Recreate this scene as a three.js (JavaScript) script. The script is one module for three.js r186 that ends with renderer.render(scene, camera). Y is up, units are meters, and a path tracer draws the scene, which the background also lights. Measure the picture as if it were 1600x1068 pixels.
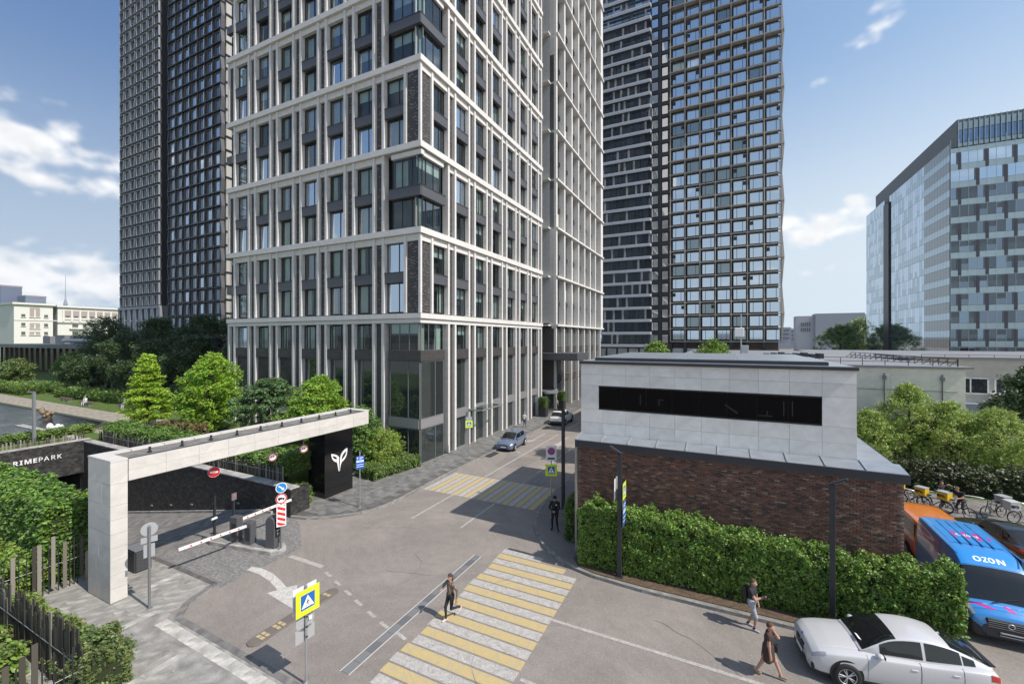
import * as THREE from 'three';
import { mergeGeometries, mergeVertices, toCreasedNormals } from 'three/addons/utils/BufferGeometryUtils.js';
import { RoundedBoxGeometry } from 'three/addons/geometries/RoundedBoxGeometry.js';
import { MarchingCubes } from 'three/addons/objects/MarchingCubes.js';
import { FontLoader } from 'three/addons/loaders/FontLoader.js';
import { TextGeometry } from 'three/addons/geometries/TextGeometry.js';
import { createNoise2D, createNoise3D } from 'simplex-noise';

// ---------------------------------------------------------------- camera, sky, sun, exposure
const scene = new THREE.Scene();
const camera = new THREE.PerspectiveCamera(76.85, 1600 / 1068, 0.1, 6000);
camera.position.set(0, 10.4, 0);
camera.rotation.y = 26.3 * Math.PI / 180;
camera.setViewOffset(1600, 1068, 0, 5, 1600, 1068);
scene.add(camera);
const renderer = new THREE.WebGLRenderer();
renderer.toneMapping = THREE.LinearToneMapping;
renderer.toneMappingExposure = 1.53;
renderer.shadowMap.enabled = true;
const SUN = new THREE.Vector3(1, 1.12, 0.07).normalize();
const sun = new THREE.DirectionalLight(new THREE.Color(1, 0.93, 0.86), 3.5);
sun.name = 'sun';
sun.position.copy(SUN).multiplyScalar(200).add(new THREE.Vector3(-20, 0, -35));
sun.target.position.set(-20, 0, -35);
sun.castShadow = true;
sun.shadow.mapSize.set(4096, 4096);
Object.assign(sun.shadow.camera, { left: -160, right: 160, top: 160, bottom: -160, near: 1, far: 600 });
scene.add(sun, sun.target);

function rng(seed) { let s = seed | 0; return () => { s = (s + 0x6d2b79f5) | 0; let t = Math.imul(s ^ (s >>> 15), 1 | s); t = (t + Math.imul(t ^ (t >>> 7), 61 | t)) ^ t; return ((t ^ (t >>> 14)) >>> 0) / 4294967296; }; }
const n2 = createNoise2D(rng(11)), n3 = createNoise3D(rng(12));
const clamp = (x, a = 0, b = 1) => Math.min(b, Math.max(a, x)), lerp = (a, b, t) => a + (b - a) * t, sstep = (a, b, x) => { const t = clamp((x - a) / (b - a)); return t * t * (3 - 2 * t); };
const fbm2 = (x, y, o = 4) => { let s = 0, a = 0.5; for (let i = 0; i < o; i++) { s += a * n2(x, y); x *= 2.03; y *= 2.03; a *= 0.5; } return s; };
const fbm3 = (x, y, z, o = 4) => { let s = 0, a = 0.5; for (let i = 0; i < o; i++) { s += a * n3(x, y, z); x *= 2.03; y *= 2.03; z *= 2.03; a *= 0.5; } return s; };

{ // sky: blue air that pales towards the horizon, with cumulus clouds
  const W = 2048, Hh = 1024, d = new Float32Array(W * Hh * 4);
  // clouds: azimuth, elevation, half widths in degrees, density
  const cl = [[-165.5, 16.2, 9, 3.2, .95], [-160.5, 14.2, 6, 2.3, .9], [-169, 18.6, 7, 2.2, .9], [-162, 18.5, 2, 2, .4], [-165, 5.0, 12, 3.4, 1.15], [-161.5, 4.4, 8, 3.0, 1.1], [-158, 4, 6, 2.4, 1], [-80.5, 11.4, 5.2, 2.8, 1.1], [-78, 13, 2.6, 1.9, .95], [-83.5, 12.6, 2.2, 1.8, .9],
    [-75.3, 29.3, 1.5, 1.6, .7], [-76.6, 28.1, 1.6, .7, .55], [-80.4, 25.8, 1.0, .5, .55], [-84, 22.5, 1.2, .5, .4], [-81, 7.5, 7, 1, .3]];
  const r = rng(77);
  for (let i = 0; i < 34; i++) { const az = -60 + i * 7.3 + r() * 5; cl.push([az > 180 ? az - 360 : az, 6 + r() * 30, 3 + r() * 7, 1 + r() * 2, .4 + r() * .6]); }
  const zen = [0.11, 0.19, 0.37], mid = [0.185, 0.295, 0.475], hor = [0.47, 0.54, 0.60];
  for (let y = 0; y < Hh; y++) {
    const el = ((y + .5) / Hh - .5) * 180, se = Math.sin(el * Math.PI / 180), ce = Math.cos(el * Math.PI / 180);
    const near = cl.filter((c) => Math.abs(el - c[1]) < c[3] * 2.4);
    for (let x = 0; x < W; x++) {
      const az = ((x + .5) / W - .5) * 360, o = (y * W + x) * 4, ar = az * Math.PI / 180;
      const up = Math.max(el, 0), t1 = sstep(5, 33, up), t2 = sstep(16, 62, up);
      let c = [0, 1, 2].map((k) => lerp(lerp(hor[k], mid[k], t1), zen[k], t2));
      const dx = Math.cos(ar) * ce, dz = Math.sin(ar) * ce; c = c.map((v, k) => v * (1 + [.6, .5, .34][k] * dx * (.55 + .45 * t1))); // the side away from the sun is deeper blue
      const gl = Math.max(0, dx * SUN.x + se * SUN.y + dz * SUN.z); // forward scattering round the sun
      const g = 0.08 * gl ** 3 + 0.5 * gl ** 12; c = c.map((v, k) => v + g * [1, .95, .85][k]);
      if (el > 0) {
        let m = 0;
        for (const q of near) { let da = az - q[0]; if (da > 180) da -= 360; if (da < -180) da += 360; da *= ce; if (Math.abs(da) > q[2] * 2.4) continue;
          const flat = el < q[1] ? 1.5 : 1; const e = (da / q[2]) ** 2 + ((el - q[1]) * flat / q[3]) ** 2; m = Math.max(m, q[4] * (1.25 - e * .85)); }
        if (m > -.4 && near.length) {
          const n = fbm3(dx * 15, se * 24, dz * 15, 6), wisp = fbm3(dx * 5 + 7, se * 22, dz * 5, 4);
          const dn = m > 0 ? m * .85 + n * 1.0 + wisp * .4 - .3 : 0;
          const a = sstep(.0, .95, dn) * .9, lit = .5 + .5 * sstep(-.5, .6, fbm3(dx * 16 + .35, se * 24 + .5, dz * 16, 3) * 1.1 + .2);
          const cc = [.60, .61, .63].map((v, k) => lerp(v * .82, [.76, .75, .74][k], lit));
          c = c.map((v, k) => lerp(v, cc[k], a));
        }
      } else c = c.map((v, k) => lerp(v, [.16, .17, .17][k], sstep(0, -8, el)));
      d[o] = c[0]; d[o + 1] = c[1]; d[o + 2] = c[2]; d[o + 3] = 1;
    }
  }
  const t = new THREE.DataTexture(d, W, Hh, THREE.RGBAFormat, THREE.FloatType);
  t.mapping = THREE.EquirectangularReflectionMapping; t.magFilter = t.minFilter = THREE.LinearFilter; t.needsUpdate = true;
  scene.background = t; scene.environment = t;
}

// ---------------------------------------------------------------- helpers
const taken = new Map();
function numbered(n) { const k = taken.get(n) || 0; taken.set(n, k + 1); return k ? n + '_' + String(k).padStart(3, '0') : n; }
function tag(o, label, category, group, kind) { if (label) o.userData.label = label; if (category) o.userData.category = category; if (group) o.userData.group = group; if (kind) o.userData.kind = kind; return o; }
function thing(name, label, category, p = [0, 0, 0], turn = 0, group, kind) { const o = new THREE.Group(); o.name = numbered(name); o.position.set(...p); o.rotation.y = turn; scene.add(o); return tag(o, label, category, group, kind); }
function part(parent, name, geo, mat, p, ry) { const m = new THREE.Mesh(geo, mat); m.name = name; m.castShadow = m.receiveShadow = true; if (p) m.position.set(...p); if (ry) m.rotation.y = ry; parent.add(m); return m; }
function struct(name, geo, mat, p) { const m = part(scene, numbered(name), geo, mat, p); m.userData.kind = 'structure'; return m; }
function solo(name, geo, mat, label, category, p, ry, group) { const m = part(scene, numbered(name), geo, mat, p, ry); return tag(m, label, category, group); }
function copy(src, p, turn = 0, label, group) { const c = src.clone(); c.name = numbered(src.name.replace(/_\d{3}$/, '')); c.userData = { ...src.userData }; c.position.set(...p); c.rotation.y = turn; scene.add(c); if (label) c.userData.label = label; if (group) c.userData.group = group; return c; }

const boxes = new Map();
// a box whose texture coordinates run in metres; k shifts the pattern
function box(w, h, d, k = 0) {
  const key = [w.toFixed(3), h.toFixed(3), d.toFixed(3), k].join();
  if (boxes.has(key)) return boxes.get(key);
  const g = new THREE.BoxGeometry(w, h, d), uv = g.attributes.uv, n = g.attributes.normal;
  for (let i = 0; i < uv.count; i++) { const su = Math.abs(n.getX(i)) > .5 ? d : w, sv = Math.abs(n.getY(i)) > .5 ? d : h; uv.setXY(i, uv.getX(i) * su + k * .37, uv.getY(i) * sv + k * .61); }
  boxes.set(key, g); return g;
}
const M4 = new THREE.Matrix4(), QQ = new THREE.Quaternion(), EE = new THREE.Euler(), SS = new THREE.Vector3(1, 1, 1), V3 = (x, y, z) => new THREE.Vector3(x, y, z);
class GB { // collects shapes and joins them into one geometry
  constructor() { this.g = []; }
  geo(g, x = 0, y = 0, z = 0, rx = 0, ry = 0, rz = 0, s) { let c = g.index ? g.toNonIndexed() : g.clone(); for (const k of Object.keys(c.attributes)) if (!['position', 'normal', 'uv'].includes(k)) c.deleteAttribute(k); if (!c.attributes.uv) c.setAttribute('uv', new THREE.BufferAttribute(new Float32Array(c.attributes.position.count * 2), 2)); c.applyMatrix4(M4.compose(V3(x, y, z), QQ.setFromEuler(EE.set(rx, ry, rz)), s ? V3(...s) : SS)); this.g.push(c); return this; }
  box(w, h, d, x, y, z, ry = 0, rx = 0, rz = 0) { return this.geo(box(w, h, d), x, y, z, rx, ry, rz); }
  cyl(r1, r2, h, x, y, z, n = 12, rx = 0, rz = 0, ry = 0) { return this.geo(new THREE.CylinderGeometry(r1, r2, h, n), x, y, z, rx, ry, rz); }
  sph(r, x, y, z, sx = 1, sy = 1, sz = 1, n = 12) { return this.geo(new THREE.SphereGeometry(r, n, Math.max(6, n * .7 | 0)), x, y, z, 0, 0, 0, [sx, sy, sz]); }
  bar(a, b, r, r2 = r, n = 8) { const A = V3(...a), B = V3(...b), l = A.distanceTo(B); const c = new THREE.CylinderGeometry(r2, r, l, n).toNonIndexed(); const q = new THREE.Quaternion().setFromUnitVectors(V3(0, 1, 0), B.clone().sub(A).normalize()); c.applyMatrix4(new THREE.Matrix4().compose(A.lerp(B, .5), q, SS)); this.g.push(c); return this; }
  beam(a, b, w, h) { const A = V3(...a), B = V3(...b), l = A.distanceTo(B), dir = B.clone().sub(A).normalize(); const c = box(w, h, l).toNonIndexed(); const m = new THREE.Matrix4().lookAt(B, A, Math.abs(dir.y) > .99 ? V3(1, 0, 0) : V3(0, 1, 0)); m.setPosition(A.lerp(B, .5)); c.applyMatrix4(m); this.g.push(c); return this; }
  tube(pts, r, n = 6, seg = 16, closed = false) { return this.geo(new THREE.TubeGeometry(new THREE.CatmullRomCurve3(pts.map((p) => V3(...p)), closed), seg, r, n, closed)); }
  build() { return mergeGeometries(this.g, false); }
}
// flat polygon in the ground plane, points [x, z]; uv in metres
function poly(pts, y = 0, holes = []) {
  const s = new THREE.Shape(pts.map(([x, z]) => new THREE.Vector2(x, -z)));
  for (const h of holes) s.holes.push(new THREE.Path(h.map(([x, z]) => new THREE.Vector2(x, -z))));
  const g = new THREE.ShapeGeometry(s); g.rotateX(-Math.PI / 2); g.translate(0, y, 0); return g;
}
// polygon with thickness: top at y, down by t
function slab(pts, y, t, bev = 0) {
  const s = new THREE.Shape(pts.map(([x, z]) => new THREE.Vector2(x, -z)));
  const g = new THREE.ExtrudeGeometry(s, { depth: t - bev, bevelEnabled: bev > 0, bevelSize: bev, bevelThickness: bev, bevelOffset: -bev, bevelSegments: 1, curveSegments: 8 }); g.rotateX(-Math.PI / 2); g.translate(0, y - t, 0); return g;
}
function extr(pts, depth, bev = 0) { return new THREE.ExtrudeGeometry(new THREE.Shape(pts.map(([x, y]) => new THREE.Vector2(x, y))), { depth, bevelEnabled: bev > 0, bevelSize: bev, bevelThickness: bev, bevelOffset: -bev, bevelSegments: 2, curveSegments: 10 }); }
function arc(cx, cz, r, a0, a1, n = 10) { return Array.from({ length: n + 1 }, (_, i) => { const a = lerp(a0, a1, i / n); return [cx + r * Math.cos(a), cz + r * Math.sin(a)]; }); }

// ---------------------------------------------------------------- procedural textures
// f(u, v) in metres gives [r, g, b] in 0..1 of sRGB; the tile repeats every size metres
function texture(px, size, f, srgb = true, vsize = size) {
  const d = new Uint8Array(px * px * 4);
  for (let y = 0; y < px; y++) for (let x = 0; x < px; x++) { const c = f(x / px, y / px), o = (y * px + x) * 4; d[o] = clamp(c[0]) * 255; d[o + 1] = clamp(c[1]) * 255; d[o + 2] = clamp(c[2]) * 255; d[o + 3] = 255; }
  const t = new THREE.DataTexture(d, px, px); t.magFilter = t.minFilter = THREE.LinearFilter; t.wrapS = t.wrapT = THREE.RepeatWrapping; t.repeat.set(1 / size, 1 / vsize);
  if (srgb) t.colorSpace = THREE.SRGBColorSpace; t.needsUpdate = true; return t;
}
// noise that tiles over the unit square
const tile = (u, v, f, seed = 0, o = 4) => { const a = u * Math.PI * 2, b = v * Math.PI * 2, k = f / 6.283; let s = 0, am = .5, fr = k; for (let i = 0; i < o; i++) { s += am * n3(Math.cos(a) * fr + seed, Math.sin(a) * fr + Math.cos(b) * fr * 1.31, Math.sin(b) * fr + seed * 1.7); fr *= 2.1; am *= .5; } return s; };
const grey = (g, t = [1, 1, 1]) => [g * t[0], g * t[1], g * t[2]];
function canvasTex(w, h, draw) { const c = document.createElement('canvas'); c.width = w; c.height = h; const x = c.getContext('2d'); draw(x, w, h); const t = new THREE.CanvasTexture(c); t.colorSpace = THREE.SRGBColorSpace; return t; }
const lin = (r, g, b) => new THREE.Color().setRGB(r, g, b);
const matCache = new Map();
function mat(r, g, b, rough = .8, o = {}) { const k = [r, g, b, rough, JSON.stringify(o)].join(); if (!matCache.has(k)) matCache.set(k, new THREE.MeshStandardMaterial({ color: lin(r, g, b), roughness: rough, side: THREE.DoubleSide, ...o })); return matCache.get(k); }
function mapped(map, rough, o = {}) { return new THREE.MeshStandardMaterial({ map, roughness: rough, side: THREE.DoubleSide, ...o }); }

const wr = rng(5);
const Tstone = texture(512, 3, (u, v) => { const n = tile(u, v, 5, 1, 5), f = tile(u, v, 60, 3, 2); return grey(.81 + n * .045 + f * .03, [1, .985, .96]); });
const TstoneCool = texture(512, 2.6, (u, v) => { const n = tile(u, v, 4, 8, 5), st = tile(u * 1, v * 1, 3, 21, 3), f = tile(u, v, 70, 3, 2); return grey(.86 + n * .05 + f * .03 + st * .03, [1, .985, .955]); });
const Tdark = texture(512, 2, (u, v) => { const f = tile(u, v, 40, 5, 3), n = tile(u, v, 6, 6, 3); return grey(.25 + f * .07 + n * .05, [1.03, .98, .96]); });
const TdarkStone = texture(1024, 5, (u, v) => { const row = Math.floor(v * 40), off = Math.sin(row * 12.9) * 43; const n = tile(u, v, 9, 5, 3), s = tile((u * .25 + row * .137) % 1, (row / 40), 40, 9, 3); return grey(.20 + s * .17 + n * .04, [1.02, 1, .98]); });
const Tmetal = texture(256, 4, (u, v) => grey(.5 + tile(u, v, 4, 3, 3) * .05 + tile(u, v, 70, 4, 2) * .02, [.96, .98, 1]));
const Tconc = texture(512, 4, (u, v) => { const n = tile(u, v, 5, 31, 5), f = tile(u, v, 90, 3, 2); return grey(.62 + n * .16 + f * .08, [1, .985, .955]); });
const Tsoil = texture(256, 3, (u, v) => { const n = tile(u, v, 30, 2, 4), m = tile(u, v, 5, 4, 3); return [.36 + n * .14 + m * .06, .30 + n * .12 + m * .05, .23 + n * .1]; });
const Tgrass = texture(512, 4, (u, v) => { const n = tile(u, v, 60, 2, 4), m = tile(u, v, 6, 4, 3); return [.30 + n * .14 + m * .10, .38 + n * .16 + m * .07, .13 + n * .08]; });
const Tasph = texture(1024, 18, (u, v) => { const n = tile(u, v, 5, 14, 5), m = tile(u, v, 26, 15, 3), f = tile(u, v, 260, 16, 2), w = wr(); let g = .50 + n * .042 + m * .028 + f * .05 + (w - .5) * .055; if (w > .994) g += .14; if (w < .006) g -= .12; return grey(g, [1.045, .99, .935]); });
const TasphB = texture(512, 1.2, (u, v) => { const f = tile(u, v, 90, 26, 3), w = wr(); return grey(.5 + f * .4 + (w - .5) * .5); }, false);
const Mm = {
  stone: mapped(Tstone, .75), stoneCool: mapped(TstoneCool, .7), darkPanel: mapped(Tdark, .6), darkStone: mapped(TdarkStone, .55, { bumpMap: TdarkStone, bumpScale: .012 }), conc: mapped(Tconc, .9),
  metalDark: mat(.035, .037, .042, .5), metalSpandrel: mat(.085, .086, .094, .45), anthracite: mat(.028, .03, .035, .45), frame: mat(.018, .019, .021, .4), aluminium: mat(.55, .56, .57, .35, { metalness: .7 }), zinc: mapped(Tmetal, .38, { color: lin(1.5, 1.56, 1.6), metalness: .3 }),
  steel: mat(.42, .42, .43, .4, { metalness: .6 }), white: mat(.78, .78, .77, .5), black: mat(.012, .012, .013, .5), rubber: mat(.018, .018, .018, .85), soil: mapped(Tsoil, 1), grass: mapped(Tgrass, 1), asphalt: mapped(Tasph, .93, { bumpMap: TasphB, bumpScale: .006 }),
  interior: mat(.05, .048, .045, .9), curtain: mat(.55, .54, .5, .9), curtainWarm: mat(.42, .38, .32, .9), bronze: mat(.22, .15, .09, .5), wood: mat(.16, .10, .06, .7), greyPlastic: mat(.16, .165, .17, .55), signWhite: mat(.75, .75, .75, .4), signGrey: mat(.42, .43, .44, .5, { metalness: .3 }),
};
// glass: a see-through pane, and coated facade glass that mirrors its surroundings
const Gpane = new THREE.MeshPhysicalMaterial({ color: lin(.80, .87, .86), roughness: .02, transmission: 1, thickness: 0, ior: 1.5, side: THREE.DoubleSide });
const GpaneB = new THREE.MeshPhysicalMaterial({ color: lin(.80, .86, .88), roughness: .015, transmission: 1, thickness: 0, ior: 2.1, side: THREE.DoubleSide });
const coated = (r, g, b, ior = 2.2, ro = .04) => { const k = ['c', r, g, b, ior, ro].join(); if (!matCache.has(k)) matCache.set(k, new THREE.MeshPhysicalMaterial({ color: lin(r, g, b), roughness: ro, ior, side: THREE.DoubleSide })); return matCache.get(k); };
const mirror = (r, g, b, met = .75, ro = .03) => { const k = ['m', r, g, b, met, ro].join(); if (!matCache.has(k)) matCache.set(k, new THREE.MeshPhysicalMaterial({ color: lin(r, g, b), roughness: ro, metalness: met, side: THREE.DoubleSide })); return matCache.get(k); };
const Gshop = mirror(.11, .13, .128, .75), Gdark = mirror(.17, .195, .225, .8), Gblue = mirror(.52, .59, .66, .95), Ggreen = mirror(.24, .29, .30, .8), Gcar = new THREE.MeshPhysicalMaterial({ color: lin(.012, .014, .014), roughness: .03, ior: 1.6, side: THREE.DoubleSide });
// ---------------------------------------------------------------- ground, ramp, pavements, markings
struct('ground', poly([[-3500, -3500], [3500, -3500], [3500, 400], [-3500, 400]], 0, [[[-64, -16.95], [-64, -9.1], [-24.2, -9.1], [-24.2, -16.95]]]), Mm.asphalt);
const Tsett = texture(1024, 3, (u, v) => { // small setts laid in rows
  const n = 34, r = Math.floor(v * n), fu = u * n * .6 + (r % 2) * .5, c = Math.floor(fu), fx = fu - c, fy = v * n - r; const e = Math.min(fx, 1 - fx) * 1.6, f = Math.min(fy, 1 - fy), j = Math.min(e, f) < .09; const h = Math.sin((c % 18) * 91.7 + r * 37.3) * 43758.5; const t = h - Math.floor(h); return grey(j ? .36 : .44 + t * .12 + tile(u, v, 60, 4, 2) * .1, [1, .985, .96]); });
const Msett = mapped(Tsett, .9, { bumpMap: Tsett, bumpScale: .02 });
struct('driveway', poly([[-24.2, -16.6], [-21.8, -16.65], [-18.9, -14.6], [-18.9, -10.7], [-24.2, -10.7]], .004), Msett);
{ // ramp that runs down under the garden
  const g = new GB(), L = [[-24.2, 0], [-25.4, -.12], [-41.5, -3.1], [-43, -3.3], [-64, -3.3]];
  const pos = [], uv = [], idx = []; L.forEach(([x, y], i) => { for (const z of [-16.72, -9.2]) { pos.push(x, y + .004, z); uv.push(x, z); } if (i) { const a = i * 2; idx.push(a - 2, a - 1, a, a - 1, a + 1, a); } });
  const q = new THREE.BufferGeometry(); q.setAttribute('position', new THREE.Float32BufferAttribute(pos, 3)); q.setAttribute('uv', new THREE.Float32BufferAttribute(uv, 2)); q.setIndex(idx); q.computeVertexNormals();
  struct('ramp', q, mapped(Tconc, .9, { color: lin(.55, .54, .52) }));
  const w = thing('retaining_wall', 'dark slate retaining wall with pale coping along the far side of the car ramp', 'wall');
  part(w, 'wall_face', new GB().box(41.4, 5.2, .45, -43.3, -1.0, -16.95).box(.45, 1.55, 1.3, -22.85, .78, -16.95 - .4).build(), Mm.darkStone);
  for (let i = 0; i < 26; i++) part(w, 'coping_stone', box(1.58, .07, .62, i % 4), Mm.conc, [-23.4 - i * 1.6, 1.66, -17.0]);
  part(w, 'kerb_strip', new GB().beam([-24.2, .06, -16.66], [-25.4, -.06, -16.66], .12, .16).beam([-25.4, -.06, -16.66], [-41.5, -3.04, -16.66], .12, .16).build(), Mm.conc);
  for (let i = 0; i < 5; i++) { const x = -27.5 - i * 2.6; part(w, 'wall_light', new GB().box(.2, .08, .06, x, -.12 - (-x - 25.4) * .185 + .55, -16.69).build(), Mm.steel); }
  const w2 = thing('retaining_wall', 'dark retaining wall of the car ramp behind the clipped hedge', 'wall');
  part(w2, 'wall_face', box(38.4, 4.6, .4), Mm.darkStone, [-44.6, -1.95, -9.0]);
  const l = thing('sign_wall', 'dark slate wall with white park lettering above the tunnel mouth', 'wall', [-49.2, 0, -10]);
  part(l, 'wall_face', box(.5, 2.7, 18), Mm.darkStone, [0, .42, 1.8]);
  for (let i = 0; i < 11; i++) part(l, 'coping_stone', box(.6, .07, 1.6, i % 4), Mm.conc, [0, 1.8, -6.4 + i * 1.62]);
  const font = await new FontLoader().loadAsync('fonts/droid/droid_sans_bold.typeface.json'), fr = await new FontLoader().loadAsync('fonts/droid/droid_sans_regular.typeface.json');
  let z = -2.25; [...'PRIMEPARK'].forEach((ch, i) => { const t = new TextGeometry(ch, { font: i < 5 ? font : fr, size: .34, depth: .06, curveSegments: 4 }); t.computeBoundingBox(); const w_ = t.boundingBox.max.x; t.scale(1.08, 1, 1); t.rotateY(Math.PI / 2); part(l, 'letter', t, Mm.white, [.28, .62, z]); z -= w_ * 1.08 + (i < 5 ? .05 : .065); });
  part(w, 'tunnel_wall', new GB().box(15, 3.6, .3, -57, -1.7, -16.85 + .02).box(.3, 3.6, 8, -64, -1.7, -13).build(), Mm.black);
}
struct('park_ground', slab([[-420, 30], [-49.4, 30], [-49.4, -17.18], [-26, -17.18], [-26, -28.2], [-48.3, -28.2], [-48.3, -160], [-420, -160]], 1.6, 1.5), Mm.grass);

const inside = (p, P) => { let c = false; for (let i = 0, j = P.length - 1; i < P.length; j = i++) if ((P[i][1] > p[1]) !== (P[j][1] > p[1]) && p[0] < (P[j][0] - P[i][0]) * (p[1] - P[i][1]) / (P[j][1] - P[i][1]) + P[i][0]) c = !c; return c; };
const kerbM = mapped(Tconc, .9, { color: lin(.66, .66, .65) });
// kerb stones one by one along a line of points
function kerb(name, pts, y = .13, w = .15, m = kerbM, len = 1) {
  const k = new THREE.Group(); k.name = numbered(name); k.userData.kind = 'structure'; scene.add(k);
  const c = new THREE.CurvePath(); for (let i = 1; i < pts.length; i++) c.add(new THREE.LineCurve3(V3(pts[i - 1][0], 0, pts[i - 1][1]), V3(pts[i][0], 0, pts[i][1])));
  const L = c.getLength(), n = Math.max(1, Math.round(L / len)), q = Array.from({ length: n + 1 }, (_, i) => c.getPointAt(Math.min(1, i / n)));
  for (let i = 0; i < n; i++) { const a = q[i], b = q[i + 1], l = a.distanceTo(b); const s = part(k, 'kerb_stone', box(w, y, +(l - .008).toFixed(2), i % 5), m, [(a.x + b.x) / 2, y / 2 + ((i * 7) % 3) * .0012, (a.z + b.z) / 2]); s.rotation.y = Math.atan2(b.x - a.x, b.z - a.z); }
  return k;
}
const pavM = [.30, .35, .40, .33, .44, .37].map((g) => mapped(Tconc, .85, { color: lin(g * 1.28, g * 1.29, g * 1.28) }));
// pavers one by one on a polygon; tones picked by the noise of the stone
function pavers(parent, P, y, lx, lz, x0, x1, z0, z1, ms, seed, brick = true) {
  const r = rng(seed), g = [0, 1, 2, 3].map((k) => box(lx - .012, .03, lz - .012, k)); let row = 0;
  const long = lz > lx; for (let a = long ? x0 : z0; a < (long ? x1 : z1); a += long ? lx : lz, row++) for (let b = (long ? z0 : x0) - (brick ? (row % 2) * lx * .5 : r() * (long ? lz : lx)); b < (long ? z1 : x1); b += long ? lz : lx) { const x = long ? a : b, z = long ? b : a;
    const c = [x + lx / 2, z + lz / 2]; if (![[x, z], [x + lx, z], [x, z + lz], [x + lx, z + lz]].every((p) => inside(p, P))) continue;
    part(parent, 'paver', g[r() * 4 | 0], ms[r() * ms.length | 0], [c[0], y - .012 + r() * .002, c[1]]);
  }
}
{ // pavement in front of the tower
  const edge = [[-22.6, -16.75], [-21.65, -16.98], [-21, -17.3], [-20.47, -17.75], [-19.9, -18.3], [-19.4, -18.95], [-19.0, -19.8], [-18.85, -20.7], [-18.85, -22.5], [-18.95, -24.5], [-19.05, -26.5], [-19.05, -90]];
  const P = [...edge, [-27, -90], [-27, -16.75]];
  const s = struct('sidewalk', slab(P, .115, .115), mapped(Tconc, .9, { color: lin(.3, .3, .3) }));
  kerb('kerb', edge);
  const ms = [.42, .47, .5, .44, .46].map((g) => mapped(Tconc, .85, { color: lin(g * 1.0, g * 1.02, g * 1.02) }));
  const I = P.map(([x, z]) => [x, z]); edge.forEach((p, i) => { I[i] = [p[0] - .1, p[1] - (i < 6 ? .1 : 0)]; });
  pavers(s, [[-26.9, -16.8], ...I.slice(0, -2)], .115, 1.2, .6, -26.4, -19, -62, -16.8, ms, 3);
}
{ // plank-shaped paving by the entrance
  const P = [[-27, -10.75], [-19.35, -10.75], [-18.95, -10.3], [-18.95, -8.85], [-7, -8.55], [-7, 2], [-27, 2]];
  const s = struct('paving', slab(P, .05, .05), mapped(Tconc, .9, { color: lin(.74, .74, .72) }));
  kerb('kerb', [[-19.35, -10.75], [-18.95, -10.3], [-18.95, -8.85], [-7, -8.55]], .06, .22, mapped(Tconc, .9, { color: lin(.46, .46, .46) }), 1.4);
  kerb('kerb', [[-24.3, -10.75], [-19.35, -10.75]], .06, .2, mapped(Tconc, .9, { color: lin(.3, .3, .3) }), 1.2);
  const lightP = mapped(Tconc, .8, { color: lin(1.2, 1.2, 1.16) });
  const Q = [[-26, -10.6], [-19.5, -10.6], [-19.15, -10.2], [-19.15, -8.62], [-18.55, -8.2], [-11.4, -7.95], [-9, -8.35], [-9, -4], [-26, -4]];
  const ms = [.74, .78, .82, .76, .86, .7, .8, .84, .75, .79, 1.12, .72].map((g) => mapped(Tconc, .8, { color: lin(g, g, g * .97) }));
  for (let i = 0; i < 17; i++) part(s, 'paver', box(.38, .03, .4, i % 4), lightP, [-18.3 + i * .4, .043, -8.42 + .025 * i * .4]);
  pavers(s, Q, .052, .31, 1.15, -25.4, -9, -10.6, -3.9, ms, 9, false);
}
{ // pavement and verge round the stone and brick pavilion
  const edge = [[-10.3, -90], [-10.3, -27], [-10.05, -24.2], [-9.7, -22.5], [-8.98, -21.08], [-8.08, -19.95], [-7.14, -19.2], [-6.35, -18.75], [-5.34, -18.42], [-3, -18.25], [3.4, -18.32], [6.2, -18.85], [7.0, -19.3], [7.3, -20], [7.3, -33]];
  struct('sidewalk', slab([...edge, [6, -60], [6, -90]], .115, .115), mapped(Tasph, .93, { color: lin(.82, .84, .86) }));
  kerb('kerb', edge);
  struct('verge', slab([[-6.35, -19.35], [-5.9, -18.75], [-5, -18.5], [-3, -18.42], [3.4, -18.5], [6.1, -19.02], [6.85, -19.42], [7.12, -20.1], [7.12, -21], [-6.4, -21]], .15, .04), Mm.soil);
}
// painted road markings
const paint = (name, m) => (pts, y = .008) => struct(name, poly(pts, y), m);
const Tpaint = texture(512, 2.5, (u, v) => { const n = tile(u, v, 10, 4, 4), f = tile(u, v, 70, 6, 3); return grey(.68 + n * .08 + f * .10 - (f < -.2 ? .14 : 0), [1, .98, .945]); });
const Tyel = texture(512, 2.5, (u, v) => { const n = tile(u, v, 8, 14, 4), f = tile(u, v, 60, 7, 3), w = sstep(.0, .35, n + f * .35) * .55; return [lerp(.71, .64, w) + f * .08, lerp(.635, .605, w) + f * .08, lerp(.45, .54, w) + f * .08]; });
const Mpaint = mapped(Tpaint, .7), Myel = mapped(Tyel, .75), Mpaint2 = mapped(Tpaint, .75, { color: lin(.95, .94, .93) });
const line = paint('road_marking', Mpaint2);
function zebra(label, list) { const t = new THREE.Group(); t.name = numbered('zebra_crossing'); t.userData.kind = 'structure'; scene.add(t); list.forEach(([a, b, c, d, w], i) => part(t, 'stripe', poly([[a, c], [b, c], [b, d], [a, d]], .008), w ? Mpaint : Myel)); }
zebra('', Array.from({ length: 18 }, (_, i) => { const x = -18.75 + i * .467; return [x, x + .40, -28.05, -24.0, i % 2 === 0]; }));
zebra('', Array.from({ length: 21 }, (_, i) => { const z = -18.95 + i * .487; return [i === 0 ? -9.75 : -9.7 + Math.sin(i * 5) * .06, i === 0 ? -7.7 : i === 1 ? -6.4 : -5.75, z, z + .415, i % 2 === 0]; }));
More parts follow.
